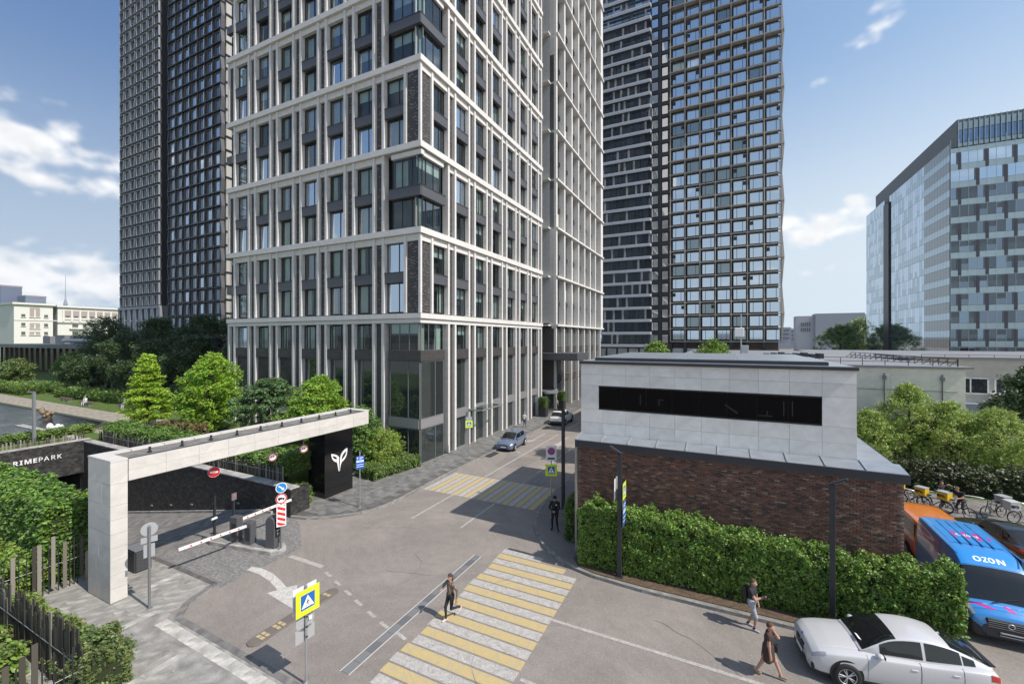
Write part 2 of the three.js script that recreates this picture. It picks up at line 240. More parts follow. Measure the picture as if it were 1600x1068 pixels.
line([[-16.28, -44.2], [-16.14, -44.2], [-16.14, -28.2], [-16.28, -28.2]]); line([[-16.33, -24], [-16.19, -24], [-16.19, -19.8], [-16.33, -19.8]]);
line([[-13.1, -44], [-12.97, -44], [-12.97, -28.2], [-13.1, -28.2]]); line([[-13.1, -23.9], [-12.97, -23.9], [-12.97, -20], [-13.1, -20]]);
line([[-16.28, -70], [-16.14, -70], [-16.14, -47], [-16.28, -47]]);
line([[-5.75, -15.02], [12, -15.02], [12, -14.87], [-5.75, -14.87]]); line([[-5.6, -11.98], [-3.5, -11.98], [-3.5, -11.84], [-5.6, -11.84]]);
line([[-18.68, -13.66], [-18.6, -13.9], [-16.45, -13.9], [-16.4, -13.66]]);
for (const [x, z] of [[-15.72, -13.46], [-14.8, -13.16], [-13.84, -12.84], [-12.94, -12.54], [-11.96, -12.23], [-11.1, -11.98], [-10.15, -11.8]]) line([[x - .28, z + .0], [x - .22, z - .13], [x + .28, z + .02], [x + .22, z + .14]]);
paint('turn_arrow', mapped(Tpaint, .7, { color: lin(1.25, 1.25, 1.24) }))([[-19.35, -12.35], [-18.9, -12.48], [-18.0, -12.42], [-17.1, -12.2], [-16.45, -11.98], [-16.2, -12.3], [-14.7, -11.1], [-16.8, -11.35], [-16.6, -11.68], [-17.5, -11.95], [-18.4, -12.1], [-19.3, -12.08]]);
paint('lane_arrow', Mpaint)([[-17.75, -44], [-17.6, -44], [-17.6, -40.6], [-17.35, -40.8], [-17.66, -39.6], [-18.3, -39.9], [-17.75, -40.6]]);
paint('lane_arrow', Mpaint)([[-14.95, -43.6], [-14.8, -43.6], [-14.75, -41], [-14.2, -40.7], [-14.45, -39.2], [-15.1, -39.9], [-14.9, -40.6]]);
for (const [x, z, r, l] of [[-16.95, -35.57, .42, 'round pale manhole cover beside the parked blue hatchback'], [-15.8, -37.35, .36, 'small round manhole cover on the solid lane line']]) solo('manhole_cover', new GB().geo(new THREE.CylinderGeometry(r, r, .02, 24), 0, 0, 0).geo(new THREE.TorusGeometry(r * .8, .012, 6, 24), 0, .012, 0, Math.PI / 2).build(), mapped(Tconc, .7, { color: lin(.75, .74, .72) }), l, 'manhole cover', [x, .006, z]);
{ const h = thing('service_hatch', 'rectangular metal service hatch in the lane past the zebra crossing', 'hatch', [-12.35, .006, -29.6]); for (let i = 0; i < 3; i++) part(h, 'plate', box(.44, .02, 2.4), Mm.greyPlastic, [-.48 + i * .47, 0, 0]); }
{ // drainage channel
  const d = thing('drain_channel', 'long narrow steel drain channel across the junction beside the walking woman', 'drain', [-10.62, 0, -13.75]);
  for (const s of [-1, 1]) part(d, 'edge_rail', box(.018, .03, 8.1), mat(.5, .5, .49, .6), [s * .185, .004, 0]);
  for (let i = 0; i < 16; i++) { const g = new GB(); for (let k = 0; k < 8; k++) g.box(.3, .02, .028, 0, 0, -.2 + k * .057); const q = part(d, 'grate', g.build(), i % 3 === 1 ? Mm.greyPlastic : mat(.24, .24, .235, .6), [0, .008, -3.8 + i * .506]); part(q, 'channel_bed', box(.3, .006, .49), Mm.greyPlastic, [0, -.003, 0]); }
}
{ // rubber speed bump
  const b = thing('speed_bump', 'low grey speed bump with rounded ends and worn yellow blocks', 'speed bump', [-14.45, 0, -10.95]);
  const s = new THREE.Shape(); s.absarc(0, 1.6, .22, 0, Math.PI); s.absarc(0, -1.6, .22, Math.PI, 0); const g = new THREE.ExtrudeGeometry(s, { depth: .03, bevelEnabled: true, bevelSize: .04, bevelThickness: .02, bevelSegments: 2 }); g.rotateX(-Math.PI / 2);
  part(b, 'hump', g, mapped(Tasph, .95, { color: lin(.62, .6, .58) }));
  for (const [z, k] of [[1.42, 0], [1.24, 1], [.82, 0], [.62, 1], [-1.35, 1]]) for (const x of [-.1, .1]) part(b, 'yellow_block', box(.15, .012, .13), Myel, [x, .052 + k * .001, z]);
}
// tarmac repairs
struct('road_patch', poly([[-17.4, -34.6], [-14.4, -34.2], [-14.6, -31.2], [-16.9, -30.9]], .005), mapped(Tasph, .95, { color: lin(.86, .86, .88) }));

{ // hairline cracks and tar seams in the asphalt
  const r = rng(171), tar = mat(.135, .128, .12, .95); for (const [x, z, a, L] of [[-13.5, -16.6, .4, 2.6], [-8.2, -17.2, 1.9, 1.6], [-11.6, -15.4, 2.5, 2.2], [-2.4, -16.6, .2, 3.4], [-7.4, -12.2, 1.2, 4.2], [-15.2, -18.8, 2.9, 3.0], [0.6, -13.4, 2.8, 4.0], [-12.6, -33.4, 1.5, 5.0]]) { const up = [], dn = []; let px = x, pz = z, an = a; for (let k = 0; k <= 12; k++) { const w = .005 + .005 * r(); up.push([px - Math.sin(an) * w, pz + Math.cos(an) * w]); dn.unshift([px + Math.sin(an) * w, pz - Math.cos(an) * w]); an += (r() - .5) * .8; px += Math.cos(an) * L / 12; pz += Math.sin(an) * L / 12; } struct('road_crack', poly([...up, ...dn], .0105), tar); }
}
// ---------------------------------------------------------------- main tower
// a window: frame (own mesh), with a pane and, now and then, curtains as its pieces
function windowSet(w, h, o = {}) {
  const fr = o.bar ?? .07, mull = o.mull ?? [.62];
  const g = new GB().box(w, fr, .09, 0, h / 2 - fr / 2, 0).box(w, fr, .09, 0, -h / 2 + fr / 2, 0).box(fr, h - 2 * fr, .09, -w / 2 + fr / 2, 0, 0).box(fr, h - 2 * fr, .09, w / 2 - fr / 2, 0, 0);
  for (const m of mull) g.box(fr * 1.1, h - 2 * fr, .08, -w / 2 + m * w, 0, 0);
  if (o.tr) g.box(w - 2 * fr, fr, .08, 0, -h / 2 + o.tr * h, 0);
  const frame = g.build(), pane = box(w - fr, h - fr, .012);
  const fold = (cw, n, seed) => { const r = rng(seed), p = []; for (let i = 0; i <= n * 2; i++) p.push([i / (n * 2) * cw, (i % 2 ? .05 : -.05) * (.7 + r() * .6)]); const pos = [], id = [], uv = []; p.forEach(([x, z], i) => { pos.push(x, 0, z, x, h - .1, z); uv.push(x, 0, x, 1); if (i) { const a = i * 2; id.push(a - 2, a, a - 1, a - 1, a, a + 1); } }); const q = new THREE.BufferGeometry(); q.setAttribute('position', new THREE.Float32BufferAttribute(pos, 3)); q.setAttribute('uv', new THREE.Float32BufferAttribute(uv, 2)); q.setIndex(id); q.computeVertexNormals(); return q; };
  const cur = [fold(w * .24, 5, 1), fold(w * .42, 7, 2), fold(w * .9, 13, 3)], blind = box(w - .1, h * .35, .02);
  return { w, h, frame, pane, cur, blind };
}
function addWindow(parent, W, p, ry, r, name = 'window', glass = Gpane, fm = Mm.frame) {
  const f = part(parent, name, W.frame, fm, p, ry), gk = glass === Gpane ? r() : 0; part(f, 'pane', W.pane, gk > .84 ? Gblue : gk > .5 ? GpaneB : glass).rotation.set((r() - .5) * .012, (r() - .5) * .02, 0);
  if (glass === Gpane) { const k = r();
    if (k < .62) part(f, 'curtain', W.cur[k < .3 ? 0 : k < .5 ? 1 : 2], k < .12 ? Mm.curtainWarm : Mm.curtain, [-W.w / 2 + .05, -W.h / 2 + .05, -.28]);
    if (k < .3 && r() < .6) part(f, 'curtain', W.cur[0], Mm.curtain, [W.w / 2 - .05 - W.w * .24, -W.h / 2 + .05, -.28]);
    if (k > .8) part(f, 'roller_blind', W.blind, Mm.curtain, [0, W.h / 2 - W.h * .2, -.16]); }
  return f;
}
{
  const T = thing('residential_tower', 'tall tower with white stone bands, dark spandrels and glazed corners behind the entrance portal', 'building', [0, 0, 0]);
  const CX = -22.35, CZ = -28.3, L = 26.2, H0 = 12.55, MH = 7.05, N = 7, r = rng(41);
  // the two faces: place(s, y, n) puts a mesh s metres from the shared corner, n metres out of the face
  const F = [(name, g, m, s, y, n) => part(T, name, g, m, [CX - s, y, CZ + n]), (name, g, m, s, y, n) => part(T, name, g, m, [CX + n, y, CZ - s], Math.PI / 2)];
  const posOf = [(s, y, n) => [CX - s, y, CZ + n], (s, y, n) => [CX + n, y, CZ - s]], ryOf = [0, Math.PI / 2];
  part(T, 'interior', box(L - 2.6, H0 + MH * N - .5, L - 2.6), Mm.interior, [CX - L / 2, (H0 + MH * N) / 2 - .1, CZ - L / 2]);
  for (let k = 1; k < 2 * N + 2; k++) { const y = k === 1 ? 8.9 : k === 2 ? H0 : H0 + (k - 2) * MH / 2; part(T, 'floor_slab', box(L - 1.2, .5, L - 1.2), Mm.interior, [CX - L / 2, y - .05, CZ - L / 2]); }
  const WG = windowSet(2.1, 2.52), WC = windowSet(3.15, 2.52, { mull: [.33, .66] }), WP = windowSet(2.1, 2.2, { mull: [.35, .7], bar: .05 }), WPC = windowSet(3.15, 2.3, { mull: [.33, .66], bar: .05 });
  const WB = windowSet(2.1, 4.75, { mull: [.3], bar: .06 }), WB2 = windowSet(2.1, 3.0, { mull: [.5], bar: .06 }), WBC = windowSet(3.2, 4.75, { mull: [.62], bar: .05 }), WBC2 = windowSet(3.2, 2.9, { mull: [.62], bar: .05 });
  const pil = [0, 1, 2].map((k) => box(.26, MH - .55, .62, k)), dk = box(.86, MH - 1.05, .2), sp = [0, 1].map((k) => box(2.16, .82, .3, k)), spTop = box(2.2, .07, .36), hd = [0, 1, 2].map((k) => box(2.16, .55, .5, k)), hdD = box(.9, .55, .5), cd = box(1.22, MH - 1.05, .2), cspan = box(3.35, .82, .4), cspanTop = box(3.4, .07, .46);
  const chip = mat(.20, .195, .2, .35), chipSet = (w, n, seed) => { const q = rng(seed), g = new GB(); for (let k = 0; k < n; k++) g.box(.2, .055, .05, (q() - .5) * (w - .24), (q() - .5) * 5.7, .11, 0, .12); return g.build(); }, chipG = [1, 2, 3].map((k) => chipSet(.86, 26, k)), chipC = [4, 5].map((k) => chipSet(1.22, 60, k));  // raised bricks coloured paler than the dark panels to imitate sun glints
  for (let f = 0; f < 2; f++) {
    const P = F[f];
    for (let m = 0; m <= N; m++) { // stone bands, in three lengths each
      const y = H0 + m * MH; for (let k = 0; k < 4; k++) { const l = L / 4, last = k === 0 ? (f ? 0 : .14) : 0; P('stone_band', box(l + last - .01, m === 0 ? .42 : .5, .85, k), Mm.stone, k * l + l / 2 - last / 2, y - .25, -.285); }
      if (m === 0) for (let k = 0; k < 4; k++) P('stone_band', box(L / 4 - .01, .34, .7, k), Mm.stone, k * L / 4 + L / 8, y - .66, -.35);
    }
    for (let m = 0; m < N; m++) {
      const y0 = H0 + m * MH, gl = m % 2 === 1, glEnd = m % 2 === 0 && f === 0;
      for (let i = 0; i < 7; i++) {
        const s = 2.85 + 3.49 * i, corner = gl && i === 0, end = glEnd && i === 6;
        if (corner) { // glazing that wraps the corner
          for (const [y, k] of [[1.34, 0], [4.68, 1]]) addWindow(T, WC, posOf[f](1.6, y0 + y, -.3), ryOf[f], r, 'corner_window');
          P('corner_spandrel', cspan, Mm.metalSpandrel, f ? 1.69 : 1.6, y0 + 3.0, f ? -.1 : -.1); P('spandrel_sill', cspanTop, Mm.metalDark, f ? 1.71 : 1.59, y0 + 3.43, -.1);
          P('header', box(3.2, .42, .4), Mm.stone, f ? 1.8 : 1.6, y0 + 6.24, -.3);
        } else {
          for (const y of [1.34, 4.72]) addWindow(T, WG, posOf[f](s, y0 + y, -.46), ryOf[f], r);
          P('spandrel', sp[i % 2], Mm.metalSpandrel, s, y0 + 3.02, -.2); P('spandrel_sill', spTop, Mm.metalDark, s, y0 + 3.46, -.2);
          P('header', hd[i % 3], Mm.stone, s, y0 + 6.26, -.36);
          P('pilaster', pil[(i + m) % 3], Mm.stone, s - 1.21, y0 + (MH - .5) / 2, -.31);
        }
        P('pilaster', pil[(i + m + 1) % 3], Mm.stone, s + 1.21, y0 + (MH - .5) / 2, -.31);
        if (i < 6) { const q = P('dark_panel', dk, Mm.darkPanel, s + 1.745, y0 + 3.0, -.42); if (m < 5) part(q, 'raised_brick', chipG[(i + m) % 3], chip).userData.kind = 'stuff'; P('header', hdD, Mm.stone, s + 1.745, y0 + 6.26, -.4); }
      }
      if (!gl) { part(P('dark_panel', cd, Mm.darkPanel, .9, y0 + 3.0, -.3), 'raised_brick', chipC[f], chip).userData.kind = 'stuff'; P('header', box(1.3, .55, .5), Mm.stone, .9, y0 + 6.26, -.34); if (f === 0) P('corner_post', box(.22, MH - .5, .22), Mm.stone, .13, y0 + (MH - .5) / 2, -.13); }
      if (m % 2 === 0 && f === 0) { for (const y of [1.34, 4.72]) addWindow(T, windowSet(.9, 2.5, { mull: [] }), posOf[f](25.55, y0 + y, -.4), ryOf[f], r, 'corner_window'); P('corner_spandrel', box(1.1, .82, .4), Mm.metalSpandrel, 25.6, y0 + 3.02, -.1); }
      else { P('dark_panel', box(.9, MH - 1.05, .2), Mm.darkPanel, 25.5, y0 + 3.0, -.3); P('pilaster', pil[0], Mm.stone, 26.05, y0 + (MH - .5) / 2, -.31); P('header', box(.9, .55, .5), Mm.stone, 25.5, y0 + 6.26, -.34); }
    }
    // podium: tall stone posts, glazed bays
    const pp = [0, 1].map((k) => box(.28, 11.7, .66, k)), pd = box(.84, 11.7, .2), ps = [0, 1].map((k) => box(2.16, .9, .34, k)), pt = [0, 1].map((k) => box(2.16, .75, .2, k));
    for (let i = 0; i < 7; i++) {
      const s = 2.85 + 3.49 * i;
      if (i > 0) {
        addWindow(T, WP, posOf[f](s, 10.5, -.4), ryOf[f], r); P('podium_spandrel', ps[i % 2], Mm.darkPanel, s, 8.98, -.2);
        addWindow(T, WB, posOf[f](s, 6.1, -.46), ryOf[f], r, 'shop_window', Gshop, Mm.greyPlastic); P('podium_transom', pt[i % 2], f ? mat(.28, .28, .28, .4, { metalness: .3 }) : Mm.stone, s, 3.35, -.3);
        addWindow(T, WB2, posOf[f](s, 1.5, -.46), ryOf[f], r, 'shop_window', Gshop, Mm.greyPlastic);
        if (f === 0 && i > 3) P('infill_panel', box(2.05, 2.3, .1), Mm.darkStone, s, 7.35, -.32);
        P('podium_post', pp[i % 2], Mm.stone, s - 1.22, 5.85, -.32);
      }
      P('podium_post', pp[(i + 1) % 2], Mm.stone, s + 1.22, 5.85, -.32);
      if (i < 6) P('podium_panel', pd, Mm.darkPanel, s + 1.745, 5.85, -.36);
    }
    P('podium_post', pp[0], Mm.stone, 26.0, 5.85, -.32); P('podium_panel', box(.9, 11.7, .2), Mm.darkPanel, 25.4, 5.85, -.36);
    addWindow(T, WPC, posOf[f](1.75, 10.55, -.12), ryOf[f], r, 'corner_window', Gpane, Mm.greyPlastic); P('podium_spandrel', box(f ? 3.4 : 3.45, .9, .36), Mm.darkPanel, 1.72, 8.98, f ? -.2 : -.21);
    addWindow(T, WBC, posOf[f](1.75, 6.12, -.12), ryOf[f], r, 'corner_window', Gshop, Mm.greyPlastic); P('podium_transom', box(3.2, .75, .2), mat(.3, .3, .3, .4, { metalness: .3 }), f ? 1.72 : 1.86, 3.35, -.16); addWindow(T, WBC2, posOf[f](1.75, 1.5, -.12), ryOf[f], r, 'corner_window', Gshop, Mm.greyPlastic);
  }
  // the storeys above the picture
  const top = H0 + MH * N; part(T, 'upper_storeys', box(L - .6, 70, L - .6), Mm.stone, [CX - L / 2, top + 35, CZ - L / 2]);
  const c = thing('entrance_canopy', 'thin glazed canopy over the street door of the white stone tower', 'canopy', [-21.6, 3.55, -37.6]);
  part(c, 'canopy_frame', new GB().box(.1, .12, 4.2, .85, 0, 0).box(.1, .12, 4.2, -.6, 0, 0).box(1.5, .12, .1, .1, 0, 2.05).box(1.5, .12, .1, .1, 0, -2.05).box(1.5, .1, .07, .1, 0, .7).box(1.5, .1, .07, .1, 0, -.7).build(), Mm.steel);
  for (let i = 0; i < 3; i++) part(c, 'glass_panel', box(1.4, .02, 1.28), Gpane, [.1, .05, -1.37 + i * 1.37]);
}
{ // wing behind it, with white fins
  const T = thing('fin_tower', 'slender tower wing with white vertical fins beyond the stone tower', 'building');
  const X = -21.9, Z = -58.8, L = 26.6, H0 = 12.5, MH = 7.05, N = 11, r = rng(51), PI2 = Math.PI / 2;
  part(T, 'core', box(16, 120, L - 1), Mm.metalSpandrel, [X - 8.9, 60, Z - L / 2]);
  part(T, 'end_wall', box(16, 78, .4), mapped(TstoneCool, .6, { color: lin(.55, .58, .62) }), [X - 8.35, H0 + 39.2, Z - .2]); part(T, 'base_wall', box(16, H0 - .6, .4), Mm.darkPanel, [X - 8.4, (H0 - .6) / 2, Z - .25]);
  const W = windowSet(2.5, 2.55, { mull: [.5] }), fin = [0, 1].map((k) => box(.5, MH - .26, 1.0, k)), sp = box(2.9, .75, .3), slat = box(2.92, .06, .34), band = [0, 1].map((k) => box(L / 2 - .02, .26, 1.25, k));
  for (let m = 0; m <= N; m++) {
    const y = H0 + m * MH; for (let k = 0; k < 2; k++) part(T, 'stone_band', band[k], Mm.stone, [X - .35, y - .13, Z - L / 4 - k * L / 2], PI2);
    part(T, 'end_ledge', box(10, .22, 1.1), Mm.stone, [X - 5.9, y - .13, Z + .3]);
    if (m === N) break;
    for (let i = 0; i < 8; i++) { part(T, 'fin', i === 7 ? box(1.5, MH - .26, 1.0) : fin[i % 2], Mm.stone, [X - .5, y + (MH - .26) / 2, Z - (i === 7 ? L - .75 : .25 + i * 3.5)], PI2); if (i === 7) break;
      const z = Z - 2.0 - i * 3.5; for (const q of [1.5, 5.0]) { const w = addWindow(T, W, [X - .85, y + q, z], PI2, r, 'window', Ggreen); part(w, 'curtain', box(1.2, 2.4, .02), r() < .4 ? Mm.curtain : Mm.frame, [r() < .5 ? .6 : -.6, 0, .012]); }
      part(T, 'spandrel', sp, Mm.metalSpandrel, [X - .85, y + 3.25, z], PI2); for (let k = 0; k < 3; k++) part(T, 'spandrel_slat', slat, Mm.frame, [X - .82, y + 3.03 + k * .22, z], PI2); }
    for (const q of [1.7, 5.2]) { const f = part(T, 'end_window', box(1.9, 2.5, .1), Mm.stoneCool, [X - 3.4, y + q, Z + .04]); part(f, 'pane', box(1.9, .9, .04), Gdark, [0, q < 3 ? -1.2 : 1.3, .06]); }
  }
  for (let i = 0; i < 8; i++) part(T, 'podium_post', box(.34, H0 - .2, .7), Mm.stone, [X - .4, (H0 - .2) / 2, Z - .25 - i * 3.5], PI2);
  for (let i = 0; i < 7; i++) { const z = Z - 2.0 - i * 3.5; for (const [y, h] of [[10.6, 2.6], [6.6, 3.2], [1.9, 3.6]]) addWindow(T, windowSet(2.9, h, { mull: [.3, .6] }), [X - .6, y, z], PI2, r, 'window', Ggreen, Mm.bronze); part(T, 'spandrel', box(3, 1.0, .3), Mm.darkPanel, [X - .6, 8.75, z], PI2); part(T, 'spandrel', box(3, .9, .3), Mm.darkPanel, [X - .6, 4.4, z], PI2); }
  const c = thing('entrance_canopy', 'dark flat canopy projecting over the lobby of the fin tower', 'canopy', [-21.3, 7.9, -59.5]); part(c, 'canopy_slab', box(6.4, .95, 5.4), Mm.metalSpandrel); part(c, 'soffit', box(6.2, .06, 5.2), Mm.darkPanel, [0, -.51, 0]);
  const d = thing('revolving_door', 'round glazed lobby door under the dark canopy', 'door', [-22.6, .12, -57.3]); part(d, 'drum', new THREE.CylinderGeometry(1.3, 1.3, 2.6, 24, 1, true), Gpane, [0, 1.3, 0]); part(d, 'drum_cap', new THREE.CylinderGeometry(1.45, 1.45, .35, 24), Mm.steel, [0, 2.8, 0]);
  // link wall between the two towers
  const l = solo('link_wall', box(.4, 80, 5.2), mapped(TstoneCool, .6, { color: lin(.5, .53, .57) }), 'plain grey wall set back between the stone tower and the fin tower', 'wall', [-28.5, 40, -56.6]);
}
// ---------------------------------------------------------------- background buildings
{ // grid tower with faceted frame
  const T = thing('grid_tower', 'tall brown tower with a pale faceted window grid behind the flat roofed pavilion', 'building', [-12.6, 0, -118.3]);
  const B = 3.5, FH = 3.3, Y0 = 9.7, n = 7, R = 27, r = rng(61), cream = mat(.40, .37, .32, .6), brown = mat(.06, .05, .042, .6);
  part(T, 'core', box(n * B - 1, Y0 + FH * (R + 3), 22), brown, [n * B / 2, (Y0 + FH * (R + 3)) / 2, -12.4]);
  const off = (j, i = 0) => ((j + (i > 3 ? 0 : 0)) % 4 < 2 ? .0 : .62) ; // the frame steps in and out every second storey
  const W = windowSet(2.85, 2.5, { mull: [.28], bar: .1 }), W2 = windowSet(2.85, 2.5, { mull: [.72], bar: .1 });
  const zig = (j) => (j % 4 === 0 ? 0 : j % 4 === 2 ? .8 : .4);
  for (let j = 0; j <= R; j++) part(T, 'floor_band', box(n * B + .3 + zig(j) * .8, .22, .7 + zig(j)), cream, [n * B / 2, Y0 + j * FH, -.2 + zig(j) / 2]);
  for (let i = 0; i <= n; i++) { const pts = [[-.9, Y0]]; for (let j = 0; j <= R; j++) pts.push([.15 + zig(j), Y0 + j * FH]); pts.push([-.9, Y0 + R * FH]); const e = i === 0 ? -1 : i === n ? 1 : 0;
    const g = extr(pts, .2); g.rotateY(-Math.PI / 2); g.translate(.1, 0, 0); part(T, 'mullion_fin', g, cream, [i * B, 0, 0]);
    if (e) { const q = []; for (let j = 0; j <= R; j++) q.push([e * (.12 + zig(j) * .6), Y0 + j * FH]); q.push([-e * .1, Y0 + R * FH], [-e * .1, Y0]); part(T, 'edge_fin', extr(q, .3), cream, [i * B, 0, -.05]); } }
  for (let j = 0; j < R; j++) for (let i = 0; i < n; i++) { const f = addWindow(T, (i + j) % 3 ? W : W2, [i * B + B / 2 + .12, Y0 + j * FH + FH / 2, -.45], 0, r, 'window', r() < .12 ? Ggreen : Gblue, brown); f.rotation.set((r() - .5) * .012, (r() - .5) * .02, 0); if (r() < .16) part(f, 'open_vent', box(.62, .9, .05), Mm.frame, [r() < .5 ? 1.0 : -1.0, .5, .05]); }
  for (let i = 0; i < n; i++) { part(T, 'ground_window', box(2.6, 5.5, .2), i < 2 ? mat(.45, .48, .47, .3) : Mm.wood, [i * B + B / 2, 5.2, -.6]); part(T, 'ground_post', box(.7, 9.6, .9), Mm.anthracite, [i * B, 4.8, -.5]); }
}
{ // balcony tower
  const T = thing('balcony_tower', 'dark glazed tower with white balcony edges beside the grid tower', 'building', [-32, 0, -116.8]);
  const FH = 3.3, R = 33, w = 14.6, r = rng(71), Y0 = 8.6, bw = mat(.72, .74, .77, .5);
  part(T, 'core', box(w + 5, Y0 + R * FH, 20), Mm.frame, [w / 2 + 2.2, (Y0 + R * FH) / 2, -11.2]);
  const edge = new GB(); for (let k = 0; k < 3; k++) edge.box(w, .2, .16, 0, -.26 + k * .25, .02 + k * .05).box(.16, .17, 1.9, w / 2 + .02 + k * .03, -.26 + k * .23, -.9); const eg = edge.build(), bk = new GB().box(w - .1, .72, .1, 0, -.03, -.08).box(.1, .72, 1.8, w / 2 - .12, -.03, -.95).build();
  const pane = [1.0, 1.5, 2.0].map((q) => box(q - .12, 2.5, .06)), gm = [mirror(.5, .57, .66, .95), mirror(.3, .34, .4, .9), Ggreen, mirror(.18, .2, .22, .6), mirror(.42, .47, .53, .9)];
  for (let j = 0; j < R; j++) { const y = Y0 + j * FH; const e = part(T, 'balcony', bk, mat(.3, .32, .35, .5), [w / 2, y, .1]); part(e, 'balcony_edge', eg, bw);
    let x = .1; while (x < w - .6) { const k = r() * 3 | 0, q = [1, 1.5, 2][k]; if (x + q > w) break; part(T, 'window', pane[k], gm[r() * gm.length | 0], [x + q / 2, y + 1.75, -1.1]); if (r() < .35) { part(T, 'pier', box(.45, 2.6, .3), mat(.34, .34, .35, .7), [x + q + .22, y + 1.75, -1.0]); x += .45; } x += q; }
    for (const [xx, q] of [[w + 1.0, 1.7], [w + 3.5, 1.5]]) { const f = part(T, 'recess_window', box(q, 2.2, .1), Mm.frame, [xx, y + 1.75, -1.0]); part(f, 'pane', box(q - .15, 2.1, .04), xx > w + 2 ? mirror(.5, .5, .52, .8) : Gblue, [0, 0, .06]); } part(T, 'recess_band', box(4.6, .7, .2), Mm.anthracite, [w + 2.3, y + .1, -.95]); }
  part(T, 'recess_pier', box(.45, R * FH, .3), Mm.anthracite, [w + 2.25, Y0 + R * FH / 2, -.85]);
  for (let i = 0; i < 5; i++) { part(T, 'shop_window', box(2.3, 5, .1), mat(.3, .32, .33, .3), [1.4 + i * 2.9, 5.3, -.8]); }
  part(T, 'base', box(w + 5, 8.2, .6), Mm.anthracite, [w / 2 + 2.3, 4.1, -1.2]);
}
{ // dark towers on the park side
  const lightFrame = mat(.27, .28, .30, .55), wallDk = mat(.045, .047, .055, .6);
  const T = thing('punched_tower', 'dark tower with rows of pale framed square windows beyond the park trees', 'building', [-158.5, 0, -62]);
  const FH = 3.3, R = 29, B = 3.15, n = 7, r = rng(81);
  part(T, 'wall', box(22.2, 112, 16), wallDk, [11.1, 56, -8.05]);
  const fr = new GB().box(2.4, .13, .45, 0, 1.27, 0).box(2.4, .13, .45, 0, -1.27, 0).box(.13, 2.41, .45, -1.135, 0, 0).box(.13, 2.41, .45, 1.135, 0, 0).build(), pg = new GB().box(2.1, 2.4, .05, 0, 0, -.12).build(), ml = box(.1, 2.4, .1);
  for (let j = 0; j < R; j++) for (let i = 0; i < n; i++) { const f = part(T, 'window', fr, lightFrame, [.3 + B / 2 + i * B, 20.9 + j * FH, .12]); part(f, 'pane', pg, r() < .3 ? Ggreen : Gdark); part(f, 'mullion', ml, Mm.frame, [.25, 0, -.06]); }
  for (let k = 0; k < 3; k++) { part(T, 'podium_band', box(22.3, .7, .8), lightFrame, [11.15, 19 - k * 7.2, .05]); if (k < 2) for (let i = 0; i < n; i++) for (const y of [1.9, 5.2]) { const f = part(T, 'podium_window', box(2.3, 2.9, .1), Gdark, [.3 + B / 2 + i * B, 19 - k * 7.2 - y, .06]); part(f, 'sill', box(2.3, .4, .3), Mm.conc, [0, -1.65, .05]); } }
  for (let i = 0; i <= n; i++) part(T, 'podium_post', box(.75, 19, .7), lightFrame, [.3 + i * B, 9.5, .08]);
  part(T, 'side_podium', box(.5, 19.3, 15), mat(.3, .31, .33, .6), [22.3, 9.65, -8]);
  part(T, 'dark_gap', box(4.2, 112, 10), mat(.02, .021, .024, .6), [24.3, 56, -9]);
  const T2 = thing('twisted_fin_tower', 'dark tower with slanting fins between its windows above the park trees', 'building', [-132.6, 0, -62.5]);
  const B2 = 3.36, fm = mat(.10, .10, .11, .5), gl = mirror(.6, .62, .64, .9, .08);
  part(T2, 'wall', box(23.4, 112, 16), mat(.05, .05, .055, .6), [11.7, 56, -8.2]);
  const slant = (s) => extr([[-.1 + s * .26, 0], [.1 + s * .26, 0], [.1 - s * .26, FH], [-.1 - s * .26, FH]], .8), fa = slant(1), fb = slant(-1), bandg = box(23.8, .22, .9), pw = new GB().box(1.9, 2.3, .08, 0, 0, 0).build(), fr2 = new GB().box(2.3, .16, .3, 0, 1.25, 0).box(2.3, .16, .3, 0, -1.25, 0).box(.16, 2.4, .3, -1.08, 0, 0).box(.16, 2.4, .3, 1.08, 0, 0).build();
  for (let j = 0; j < 33; j++) { part(T2, 'floor_band', bandg, Mm.anthracite, [11.7, 3 + j * FH, .2]); for (let i = 0; i < 7; i++) { const x = B2 / 2 + i * B2; if (j < 31 && x > 0) { const f = part(T2, 'window', fr2, mat(.16, .16, .17, .5), [x, 3 + j * FH + FH / 2, .1]); part(f, 'pane', pw, r() < .25 ? Gblue : Gdark, [0, 0, -.05]); part(f, 'reflective_fin', box(.5, 2.3, .06), gl, [.72, 0, .1]).rotation.set(0, -.5, (i + j) % 2 ? .1 : -.1); } } }
  for (let i = 0; i <= 7; i++) { const g = new GB(); for (let j = 0; j < 33; j++) g.geo((i + j) % 2 ? fa : fb, 0, 3 + j * FH, 0); part(T2, 'zigzag_fin', g.build(), fm, [i * B2, 0, -.3]); }
  const side = part(T2, 'side_wall', box(.4, 112, 14), mat(.42, .40, .36, .6), [23.7, 56, -7.6]);
  for (let j = 0; j < 30; j++) { const f = part(T2, 'side_window', box(.1, 2.4, 5.5), Gblue, [23.92, 5.2 + j * FH, -4.6]); part(f, 'band', box(.5, .3, 14), Mm.anthracite, [0, 1.6, -2.8]); }
}
